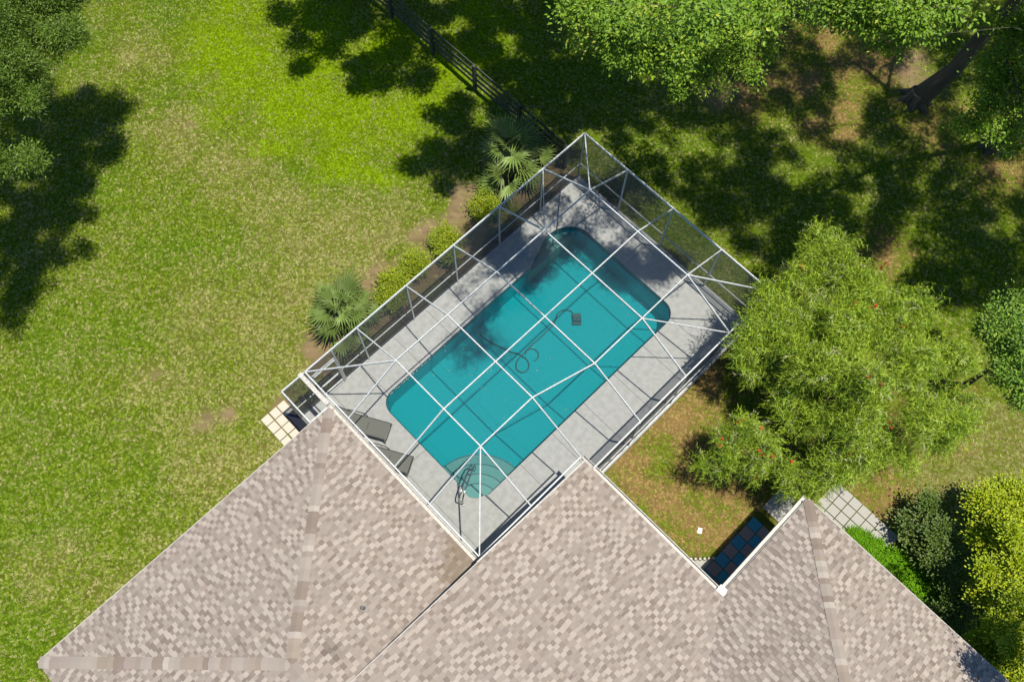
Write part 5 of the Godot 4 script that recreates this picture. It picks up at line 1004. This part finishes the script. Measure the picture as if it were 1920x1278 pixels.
func needle_twig(seed_: int) -> ArrayMesh:
	var r := RandomNumberGenerator.new()
	r.seed = seed_
	var g := Builder.new()
	for b in 3:
		var d := Vector3(r.randfn(), 0.5 + r.randf() * 0.4, r.randfn()).normalized()
		var p := Vector3(r.randfn(), r.randfn(), r.randfn()) * 0.06
		for i in 15:
			var q := p + d * 0.03
			d = (d + Vector3(r.randfn() * 0.12, -0.09, r.randfn() * 0.12)).normalized()
			var o := Vector3(r.randfn(), r.randfn(), r.randfn())
			o = (o - d * o.dot(d)).normalized()
			var nd := (o + d * 0.9).normalized()
			var s := nd.cross(Vector3(r.randfn(), r.randfn(), r.randfn())).normalized() * 0.0075
			var k := r.randf_range(0.75, 1.2)
			g.col = Color(k, k, k)
			g.tri(q - s, q + s, q + nd * r.randf_range(0.06, 0.1))
			if i % 3 == 0:
				g.col = Color(1.5, 1.15, 2.2)
				g.tri(p - s * 0.6, p + s * 0.6, q + d * 0.06)
			p = q
	return g.mesh()


func crown(parent: Node3D, clumps: Array, shape: Mesh, per: float, greens: Array, size := 1.0, flat := 0.75) -> void:
	var rows := PackedFloat32Array()
	for c in clumps:
		var mid := Vector3(c[0], c[1], c[2]) - parent.position
		# each clump is an uneven cloud of sub-clumps
		var lobes := []
		for k in 6:
			lobes.append([Vector3(rng.randfn(), rng.randfn() * flat, rng.randfn()) * c[3] * 0.48, c[3] * rng.randf_range(0.25, 0.6)])
		for i in int(per * c[3] * c[3] * (c[4] if c.size() > 4 else 1.0)):
			var lobe: Array = lobes[rng.randi_range(0, 5)]
			var d: Vector3 = Vector3(rng.randfn(), rng.randfn(), rng.randfn()).normalized() * pow(rng.randf(), 0.4) * lobe[1]
			d.y *= flat
			var p: Vector3 = mid + lobe[0] + d
			var col: Color = greens[0].lerp(greens[1], rng.randf()) * rng.randf_range(0.85, 1.15)
			if rng.randf() < 0.05:
				col = greens[2] * rng.randf_range(0.7, 1.2)
			var s := size * rng.randf_range(0.75, 1.3)
			var b := (Basis(Vector3.UP, rng.randf() * TAU) * Basis(Vector3.RIGHT, rng.randfn() * 0.4)).scaled(Vector3(s, s, s))
			rows.append_array([b.x.x, b.y.x, b.z.x, p.x, b.x.y, b.y.y, b.z.y, p.y, b.x.z, b.y.z, b.z.z, p.z, col.r, col.g, col.b, 1.0])
	many("crown", shape, rows, M.leaf, parent).set_meta("kind", "stuff")


func thinned(clumps: Array, share: float) -> Array:
	return clumps.map(func(c): return c + [share])


func tree(called: String, path: Array, r0: float, clumps: Array, shape: Mesh, per: float, greens: Array, label: String, group := "", size := 1.0, category := "tree") -> Node3D:
	var base: Vector3 = path[0]
	rng.seed = hash(label)
	var o := thing(called, base, label, category, group)
	var trunk := []
	var radii := []
	for i in path.size():
		trunk.append(path[i] - base)
		radii.append(r0 * lerpf(1.0, 0.5, float(i) / (path.size() - 1)))
	trunk[0] -= Vector3.UP * 0.15
	radii[0] *= 1.35
	one_tube("trunk", trunk, radii, M.bark, o, 12)
	if r0 > 0.25:
		for k in 7:
			var a := k * TAU / 7 + rng.randf() * 0.5
			var d := Vector3(cos(a), 0, sin(a))
			var reach := rng.randf_range(1.7, 2.6) * r0
			one_tube("root", [d * r0 * 0.45 + Vector3.UP * 0.5, d * r0 * 0.95 + Vector3.UP * 0.1, d * reach * 0.75 - Vector3.UP * 0.02, d * reach - Vector3.UP * 0.14], [r0 * 0.6, r0 * 0.5, r0 * 0.3, r0 * 0.12], M.bark, o, 8)
	# limbs grow from the trunk to the nearest clump and on from clump to clump
	var nodes := []
	for i in range(maxi(1, trunk.size() - 2), trunk.size()):
		nodes.append([trunk[i], r0 * 0.45])
	var order := range(clumps.size())
	var root_at: Vector3 = trunk[-1]
	order.sort_custom(func(a, b): return (Vector3(clumps[a][0], clumps[a][1], clumps[a][2]) - base).distance_squared_to(root_at) < (Vector3(clumps[b][0], clumps[b][1], clumps[b][2]) - base).distance_squared_to(root_at))
	for i in order:
		var c: Array = clumps[i]
		var tip := Vector3(c[0], c[1], c[2]) - base
		var best: Array = nodes[0]
		for q in nodes:
			if q[0].distance_squared_to(tip) < best[0].distance_squared_to(tip):
				best = q
		var from: Vector3 = best[0]
		var rr: float = maxf(best[1] * 0.8, 0.008)
		var bend := from.lerp(tip, 0.5) + Vector3(rng.randfn(), 0.8, rng.randfn()) * 0.06 * tip.distance_to(from)
		one_tube("branch", [from, bend, tip], [rr, rr * 0.85, rr * 0.7], M.bark, o, 6)
		nodes.append([tip, rr * 0.85])
	crown(o, clumps, shape, per, greens, size)
	return o


func frond_shape(seed_: int, tone: float) -> ArrayMesh:
	var r := RandomNumberGenerator.new()
	r.seed = seed_
	var g := Builder.new()
	g.col = Color(0.16, 0.2, 0.07)
	var stem := 0.5
	g.tube([Vector3.ZERO, Vector3(0, 0.03, stem * 0.5), Vector3(0, 0.0, stem)], [0.014, 0.011, 0.008], 5)
	var hub := Vector3(0, 0, stem)
	var k0 := 18
	var step := 3.5 / k0
	for i in k0:
		var a := -1.75 + (i + 0.5) * step
		var l := lerpf(0.78, 0.5, absf(a) / 1.75) * r.randf_range(0.9, 1.1)
		var bow := func(ang: float, q: float, lift: float) -> Vector3: return hub + Vector3(sin(ang) * q, 0.1 * q + absf(sin(ang)) * q * 0.1 - q * q * 0.28 + lift, cos(ang) * q)
		var inner := l * 0.5
		var rib: Vector3 = bow.call(a, inner, 0.025)
		var left: Vector3 = bow.call(a - step * 0.5, inner * 0.98, -0.006)
		var right: Vector3 = bow.call(a + step * 0.5, inner * 0.98, -0.006)
		var tip: Vector3 = bow.call(a + r.randfn() * 0.03, l, -r.randf_range(0.0, 0.1))
		var k := r.randf_range(0.88, 1.12) * tone
		g.col = Color(0.14 * k, 0.21 * k, 0.045 * k)
		g.tri(hub, left, rib); g.tri(hub, rib, right)
		g.tri(left, tip, rib); g.tri(rib, tip, right)
	return g.mesh()


func palm(at: Vector3, heads: Array, label: String, size: float, dark: float) -> void:
	rng.seed = hash(label)
	var o := thing("fan_palm", at, label, "palm")
	var shapes := []
	for k in 4:
		shapes.append(frond_shape(50 + k, dark * [1.0, 1.3, 0.8, 1.05][k]))
	for h in heads:
		var top: Vector3 = h[0]
		one_tube("trunk", [Vector3(top.x * 0.5, -0.1, top.z * 0.5), top * Vector3(0.8, 0.6, 0.8), top], [0.12, 0.1, 0.08], M.bark, o, 10)
		for k in h[1]:
			var lift := lerpf(1.35, -0.35, pow(float(k) / h[1], 0.8)) + rng.randfn() * 0.08
			var f := part("frond", shapes[k % 4], M.leaf, o)
			var s := size * rng.randf_range(0.85, 1.1) * lerpf(0.8, 1.0, minf(1.0, k / 6.0))
			f.transform = Transform3D((Basis(Vector3.UP, k * 2.399 + rng.randfn() * 0.15) * Basis(Vector3.RIGHT, -lift) * Basis(Vector3.BACK, rng.randfn() * 0.25)).scaled(Vector3(s, s, s)), top)


func brush_flower() -> ArrayMesh:
	var g := Builder.new()
	var r := RandomNumberGenerator.new()
	r.seed = 5
	for i in 60:
		var y := r.randf_range(0, 0.13)
		var a := r.randf() * TAU
		var d := Vector3(cos(a), 0.25, sin(a))
		var s := Vector3(-sin(a), 0, cos(a)) * 0.006
		g.tri(Vector3(0, y, 0) - s, Vector3(0, y, 0) + s, Vector3(0, y, 0) + d * 0.055)
	return g.mesh()


func build_plants() -> void:
	var oak_leaf := leaf_spray(20, 0.1, 0.024, 0.3, 31, 0.6)
	var small_leaf := leaf_spray(18, 0.06, 0.018, 0.18, 32, 0.9)
	var dark_leaf := leaf_spray(22, 0.1, 0.013, 0.36, 33, 0.1)
	var needles := needle_twig(34)
	var oak := [Color(0.1, 0.205, 0.008), Color(0.205, 0.35, 0.012), Color(0.34, 0.41, 0.03)]
	var deep := [Color(0.08, 0.155, 0.013), Color(0.14, 0.245, 0.022), Color(0.2, 0.28, 0.04)]
	var brush := [Color(0.17, 0.3, 0.014), Color(0.37, 0.5, 0.026), Color(0.46, 0.49, 0.24)]
	var lime := [Color(0.24, 0.36, 0.007), Color(0.45, 0.53, 0.008), Color(0.54, 0.55, 0.01)]
	var hedge := [Color(0.09, 0.16, 0.025), Color(0.15, 0.235, 0.04), Color(0.28, 0.32, 0.13)]
	var g := GROUND
	tree("pine_tree", [Vector3(-3.86, g, -23.74), Vector3(-3.4, 3.0, -23.02), Vector3(-2.6, 6.5, -22.22)], 0.3, CLUMPS_A, dark_leaf, 480, deep, "dark fine-leaved tree whose crown hangs over the lawn's far corner")
	tree("shade_tree", [Vector3(13.95, g, -21.62), Vector3(13.6, 4.0, -20.12), Vector3(13.0, 8.0, -18.12)], 0.28, CLUMPS_B, oak_leaf, 330, oak, "tall tree beyond the fence whose shadow falls on the bright lawn", "", 1.2)
	tree("shade_tree", [Vector3(19.5, g, -17.12), Vector3(19.3, 5.0, -16.12), Vector3(18.8, 9.5, -14.12)], 0.32, CLUMPS_C, oak_leaf, 330, oak, "tall tree shading the grass behind the rail fence", "", 1.2)
	tree("oak_tree", [Vector3(20.6, g, -8.22), Vector3(20.5, 3.5, -7.82), Vector3(20.0, 7.0, -7.02), Vector3(19.6, 10.5, -6.22)], 0.36, thinned(CLUMPS_D, 0.6) + thinned(CLUMPS_D2, 0.3) + thinned(CLUMPS_H, 0.5), oak_leaf, 380, oak, "oak with bright green boughs reaching over the pool cage's far corner", "", 1.0)
	tree("oak_tree", [Vector3(24.56, g, -0.99), Vector3(25.04, 1.8, -0.52), Vector3(25.42, 3.6, -0.44), Vector3(25.42, 4.8, -0.29), Vector3(25.2, 9.0, -0.12)], 0.34, thinned(CLUMPS_E, 0.75) + thinned(CLUMPS_I, 0.5), oak_leaf, 400, oak, "big oak with a thick curved leaning trunk above bare leaf-strewn ground", "", 1.0)
	tree("oak_tree", [Vector3(24.97, g, 2.37), Vector3(24.78, 2.0, 2.38), Vector3(24.6, 4.5, 2.58)], 0.3, CLUMPS_F, oak_leaf, 330, oak, "lesser oak standing close beside the curved leaning trunk")
	tree("young_tree", [Vector3(16.2, g, 7.3), Vector3(16.2, 1.4, 7.3), Vector3(16.1, 2.6, 7.2)], 0.09, CLUMPS_G, oak_leaf, 330, [Color(0.1, 0.22, 0.015), Color(0.2, 0.36, 0.03), Color(0.32, 0.4, 0.06)], "young green tree standing alone past the big bottlebrush")
	tree("shade_tree", [Vector3(13.5, g, 14.88), Vector3(12.8, 3.5, 14.18), Vector3(12.0, 6.5, 13.38)], 0.2, CLUMPS_J, oak_leaf, 250, oak, "tree beside the yellow shrub whose shadow falls on the house roof", "", 1.0)
	var bb := tree("bottlebrush_tree", [Vector3(12.2, g, 4.5), Vector3(12.1, 1.2, 4.4), Vector3(12.05, 2.4, 4.3)], 0.17, CLUMPS_K, needles, 540, brush, "large sprawling bottlebrush with red flowers against the cage corner", "", 1.25)
	var bb2 := tree("bottlebrush_tree", [Vector3(8.3, g, 4.1), Vector3(8.2, 0.7, 4.0), Vector3(8.15, 1.4, 3.95)], 0.08, CLUMPS_L, needles, 480, brush, "smaller red-tipped bottlebrush between the large one and the cage wall", "", 1.1)
	var fl := brush_flower()
	for q in [[CLUMPS_K, bb, [0, 1, 2, 3, 4, 6, 10, 10, 14, 19, 7, 12]], [CLUMPS_L, bb2, [0, 0, 1, 2, 2, 3, 4]]]:
		for k in q[2]:
			var c: Array = q[0][k]
			var d := Vector3(rng.randfn() * 0.5, 1.0, rng.randfn() * 0.5).normalized()
			var at: Vector3 = Vector3(c[0], c[1], c[2]) + d * c[3] * 1.0 - q[1].position
			for m in 2:
				var f := part("flower", fl, M.flower, q[1])
				f.position = at + Vector3(rng.randfn(), rng.randf() * 0.5, rng.randfn()) * 0.07
				f.rotation = Vector3(rng.randfn() * 0.7, rng.randf() * TAU, rng.randfn() * 0.7)
				f.scale = Vector3.ONE * rng.randf_range(0.8, 1.25)
	tree("yellow_shrub", [Vector3(10.8, g, 11.9), Vector3(10.75, 0.6, 11.8), Vector3(10.6, 1.3, 11.7)], 0.07, CLUMPS_M, small_leaf, 1100, lime, "tall yellow-green shrub at the back corner of the house", "", 1.4, "shrub")
	tree("dark_shrub", [Vector3(10.5, g, 10.0), Vector3(10.45, 0.3, 9.95), Vector3(10.4, 0.5, 9.9)], 0.05, CLUMPS_N, small_leaf, 700, hedge, "low dark shrub in the shadow of the yellow shrub", "", 1.4, "shrub")
	# a bare, twiggy bush
	var bare := thing("bare_bush", Vector3(10.1, g, 11.35), "leafless grey twiggy bush between the yellow shrub and the roof edge", "bush")
	for k in 16:
		var d := Vector3(rng.randfn() * 0.55, 1.0, rng.randfn() * 0.55).normalized()
		var p := Vector3(rng.randfn() * 0.05, 0, rng.randfn() * 0.05)
		var path := [p]
		for i in 5:
			p += d * rng.randf_range(0.2, 0.32)
			d = (d + Vector3(rng.randfn() * 0.25, 0.0, rng.randfn() * 0.25)).normalized()
			path.append(p)
			var side := (d + Vector3(rng.randfn(), rng.randf() * 0.4, rng.randfn()) * 0.8).normalized()
			one_tube("twig", [p, p + side * 0.16, p + side * 0.3 + Vector3(rng.randfn(), rng.randfn(), rng.randfn()) * 0.05], [0.006, 0.005, 0.003], M.twig, bare, 4)
		one_tube("stem", path, [0.013, 0.012, 0.01, 0.008, 0.006, 0.004], M.twig, bare, 5)
	# low shrubs along the cage
	var row := [[8.95, -9.15, 0.38, "largest round shrub of the row, beside the shaded palm"], [7.0, -9.15, 0.32, "round clipped shrub with a dark gap on its cage side"], [6.75, -8.70, 0.28, "small shrub tucked against the cage wall"], [5.55, -9.20, 0.32, "brownish green shrub midway along the mulch bed"], [4.6, -9.15, 0.34, "bright green shrub beside the sunlit palm"], [4.15, -8.75, 0.32, "small bright shrub between the palm and the cage wall"]]
	for s in row:
		var c := []
		for k in 6:
			var a := k * TAU / 6
			c.append([s[0] + cos(a) * s[2] * 0.8, 0.25 + rng.randf() * 0.2, s[1] + sin(a) * s[2] * 0.8, s[2] * 0.6])
		c.append([s[0], 0.55, s[1], s[2] * 0.7])
		tree("low_shrub", [Vector3(s[0], g, s[1]), Vector3(s[0], 0.05, s[1]), Vector3(s[0], 0.15, s[1])], 0.03, c, small_leaf, 1500, [Color(0.17, 0.26, 0.007), Color(0.34, 0.41, 0.009), Color(0.4, 0.41, 0.02)], s[3], "shrubs along the cage wall", 1.0, "shrub")
	palm(Vector3(2.55, g, -9.58), [[Vector3(0, 0.8, 0), 15], [Vector3(-0.4, 0.35, 0.35), 7], [Vector3(0.25, 0.3, 0.45), 6]], "sunlit grey-green fan palm by the cage's screen door", 1.14, 1.0)
	palm(Vector3(10.95, g, -9.78), [[Vector3(0.1, 1.2, -0.1), 15], [Vector3(-0.5, 0.7, 0.4), 8], [Vector3(0.45, 0.6, 0.35), 7]], "shaded fan palm at the end of the rail fence", 1.22, 1.0)
	# strap-leaved border along the right wing
	var strap := Builder.new()
	for k in 12:
		var a := rng.randf() * TAU
		var d := Vector3(cos(a), 0, sin(a))
		var s := Vector3(-d.z, 0, d.x) * 0.009
		var l := rng.randf_range(0.18, 0.34)
		var m0 := d * l * 0.45 + Vector3.UP * l * 0.85
		var tip := d * l * 1.1 + Vector3.UP * l * 0.6
		strap.tri(-s, s, m0 + s); strap.tri(-s, m0 + s, m0 - s); strap.tri(m0 - s, m0 + s, tip)
	var rows := PackedFloat32Array()
	for i in 1500:
		var z := rng.randf_range(7.6, 11.9)
		var x := rng.randf_range(7.9, 9.5 + minf(0.45, (z - 7.6) * 0.25)) - maxf(0.0, z - 10.3) * 0.35
		if noise_b.get_noise_2d(x * 2.0, z * 2.0) < -0.35:
			continue
		var b := Basis(Vector3.UP, rng.randf() * TAU).scaled(Vector3.ONE * rng.randf_range(0.75, 1.25))
		var col := Color(0.06, 0.18, 0.008).lerp(Color(0.17, 0.36, 0.015), rng.randf())
		rows.append_array([b.x.x, b.y.x, b.z.x, x, b.x.y, b.y.y, b.z.y, g, b.x.z, b.y.z, b.z.z, z, col.r, col.g, col.b, 1.0])
	var bed := many("border_grass", strap.mesh(), rows, M.blade, self)
	bed.set_meta("kind", "stuff")
	tag(bed, "dense bright green strap-leaved border below the right wing's eave", "border plants")


# ---------------------------------------------------------------- fence, paving and small things
func build_fence() -> void:
	var f := thing("rail_fence", Vector3(12.47, GROUND, -8.42), "dark board rail fence running away from the pool cage's corner", "fence")
	var z := 0.0
	var first := true
	while z > -30.0:
		one_box("post", Vector3(-0.06, -0.2, z - 0.06), Vector3(0.06, 1.5, z + 0.06), M.fence, f)
		for h in [0.3, 0.62, 0.96, 1.34]:
			one_box("rail", Vector3(0.064, h - 0.07, z - 2.43), Vector3(0.098, h + 0.07, z - 0.012), M.fence, f)
		z -= 2.45


func build_paving() -> void:
	# stepping pads outside the cage's short bay
	var pads := thing("paver_pad", Vector3(-1.45, GROUND, -8.1), "cream square pavers laid in a small pad outside the cage door", "paving")
	var cols := [-1.98, -1.62, -1.28, -0.93]
	var rows := [-8.67, -8.32, -7.96, -7.62, -7.3, -6.96]
	for i in 3:
		for j in 5:
			if (i == 0 and j > 3) or (i == 2 and j > 4):
				continue
			var b := Builder.new()
			var x0: float = cols[i] + 0.012 + rng.randf() * 0.01; var x1: float = cols[i + 1] - 0.012 - rng.randf() * 0.01
			var z0: float = rows[j] + 0.012; var z1: float = rows[j + 1] - 0.012
			b.hexa([Vector3(x0, -0.12, z0), Vector3(x1, -0.12, z0), Vector3(x1, -0.12, z1), Vector3(x0, -0.12, z1), Vector3(x0 + 0.008, -0.05, z0 + 0.008), Vector3(x1 - 0.008, -0.05, z0 + 0.008), Vector3(x1 - 0.008, -0.05, z1 - 0.008), Vector3(x0 + 0.008, -0.05, z1 - 0.008)])
			var p := part("paver", b.mesh(), M.paver, pads)
			p.position = -pads.position
	var mat := thing("door_mat", Vector3(-1.1, -0.05, -7.78), "dark doormat lying on the cream pavers by the cage", "doormat")
	one_box("pile", Vector3(-0.17, 0.002, -0.38), Vector3(0.15, 0.02, 0.5), M.mat, mat)
	# walk beyond the right wing
	var walk := thing("paver_walk", Vector3(9.7, GROUND, 7.6), "pale grey paver walk beside the right wing's corner", "paving")
	for i in 4:
		for j in 7:
			var b := Builder.new()
			var x0 := 9.02 + i * 0.345; var z0 := 6.27 + j * 0.37
			b.hexa([Vector3(x0, -0.13, z0), Vector3(x0 + 0.33, -0.13, z0), Vector3(x0 + 0.33, -0.13, z0 + 0.355), Vector3(x0, -0.13, z0 + 0.355), Vector3(x0 + 0.008, -0.06, z0 + 0.008), Vector3(x0 + 0.322, -0.06, z0 + 0.008), Vector3(x0 + 0.322, -0.06, z0 + 0.347), Vector3(x0 + 0.008, -0.06, z0 + 0.347)])
			part("paver", b.mesh(), M.walk, walk).position = -walk.position
	# chequered path under the right wing's eave
	var path := thing("chequered_path", Vector3(6.2, GROUND, 5.4), "blue and brown chequered stone path under the right wing's eave", "paving")
	for i in 8:
		for j in 3:
			if i == 7:
				continue
			var b := Builder.new()
			var x0 := 4.72 + i * 0.4; var z0 := 5.12 + j * 0.4
			b.hexa([Vector3(x0, -0.13, z0), Vector3(x0 + 0.39, -0.13, z0), Vector3(x0 + 0.39, -0.13, z0 + 0.39), Vector3(x0, -0.13, z0 + 0.39), Vector3(x0 + 0.005, -0.055, z0 + 0.005), Vector3(x0 + 0.385, -0.055, z0 + 0.005), Vector3(x0 + 0.385, -0.055, z0 + 0.385), Vector3(x0 + 0.005, -0.055, z0 + 0.385)])
			part("tile", b.mesh(), M.blue_tile if (i + j) % 2 == 0 else M.brown_tile, path).position = -path.position
	var pad := Builder.new()
	pad.prism(PackedVector2Array([Vector2(7.95, 5.12), Vector2(8.95, 5.14), Vector2(8.95, 6.1), Vector2(7.95, 6.1)]), -0.14, -0.06)
	structure("concrete_pad", pad.mesh(), M.walk)
	var apron := Builder.new()
	apron.prism(PackedVector2Array([Vector2(3.7, 3.36), Vector2(4.75, 4.38), Vector2(5.52, 5.1), Vector2(4.7, 5.11), Vector2(4.7, 6.2), Vector2(3.7, 6.2)]), -0.14, -0.065)
	structure("concrete_apron", apron.mesh(), M.walk)
	var edge := thing("stone_edging", Vector3(4.8, GROUND, 4.2), "short scalloped pale stone edging between the leaf litter and the apron", "edging")
	for k in 9:
		var p := Vector3(4.7 + k * 0.105, 0, 4.28 + k * 0.1) - edge.position
		p.y = 0.0
		one_tube("block", [p + Vector3(0, -0.05, 0), p + Vector3(0, 0.07, 0), p + Vector3(0, 0.1, 0)], [0.068, 0.064, 0.04], M.paver, edge, 10)
	var lid := thing("valve_box_lid", Vector3(5.9, GROUND, 4.18), "small white plate lying in the leaf litter", "lid")
	lid.rotation = Vector3(0.06, 0.5, 0.1)
	var b := Builder.new()
	b.hexa([Vector3(-0.1, 0.02, -0.08), Vector3(0.1, 0.02, -0.08), Vector3(0.1, 0.02, 0.08), Vector3(-0.1, 0.02, 0.08), Vector3(-0.09, 0.06, -0.07), Vector3(0.09, 0.06, -0.07), Vector3(0.09, 0.06, 0.07), Vector3(-0.09, 0.06, 0.07)])
	part("plate", b.mesh(), M.white, lid)
	one_box("hand_hold", Vector3(-0.03, 0.061, -0.012), Vector3(0.03, 0.068, 0.012), M.lead, lid)


func _ready() -> void:
	rng.seed = 20240
	noise_a.seed = 3; noise_a.frequency = 0.11; noise_a.fractal_octaves = 3
	noise_b.seed = 8; noise_b.frequency = 0.55; noise_b.fractal_octaves = 4
	noise_c.seed = 21; noise_c.frequency = 0.6; noise_c.fractal_octaves = 2
	# camera: a drone at 29 m looking steeply down
	var cam := Camera3D.new()
	cam.name = "camera"
	cam.position = Vector3(-1.8361, 29.0809, 3.0321)
	cam.rotation = Vector3(-1.2053, -0.7959, 0.023)
	cam.fov = 41.86
	cam.near = 0.5
	cam.far = 600.0
	cam.current = true
	add_child(cam)
	# sky, sun, exposure
	var sky := ProceduralSkyMaterial.new()
	sky.sky_top_color = Color(0.42, 0.57, 0.8)
	sky.sky_horizon_color = Color(0.76, 0.82, 0.87)
	sky.sky_curve = 0.12
	sky.ground_bottom_color = Color(0.2, 0.22, 0.12)
	sky.ground_horizon_color = Color(0.5, 0.52, 0.45)
	var env := Environment.new()
	env.background_mode = Environment.BG_SKY
	env.sky = Sky.new()
	env.sky.sky_material = sky
	env.background_energy_multiplier = 0.62
	env.tonemap_mode = Environment.TONE_MAPPER_LINEAR
	env.tonemap_exposure = 1.2
	env.volumetric_fog_enabled = true
	env.volumetric_fog_density = 0.0
	env.sdfgi_enabled = true
	env.ssao_enabled = true
	env.ssil_enabled = true
	var world := WorldEnvironment.new()
	world.name = "world"
	world.environment = env
	add_child(world)
	var sun := DirectionalLight3D.new()
	sun.name = "sun"
	sun.light_energy = 1.6
	sun.light_color = Color(1.0, 0.965, 0.91)
	sun.light_angular_distance = 0.53
	sun.shadow_enabled = true
	add_child(sun)
	sun.look_at_from_position(Vector3.ZERO, Vector3(-0.118, -1.0, -0.195))
	materials()
	make_outline()
	build_ground()
	build_deck()
	build_house()
	build_pool()
	build_cage()
	build_lounger(Vector3(0.355, 0, -6.02), "dark grey sling lounger nearer the screen door, raised back towards the house")
	build_lounger(Vector3(0.125, 0, -4.68), "dark grey sling lounger farther from the screen door, raised back towards the house")
	build_fence()
	build_paving()
	build_plants()
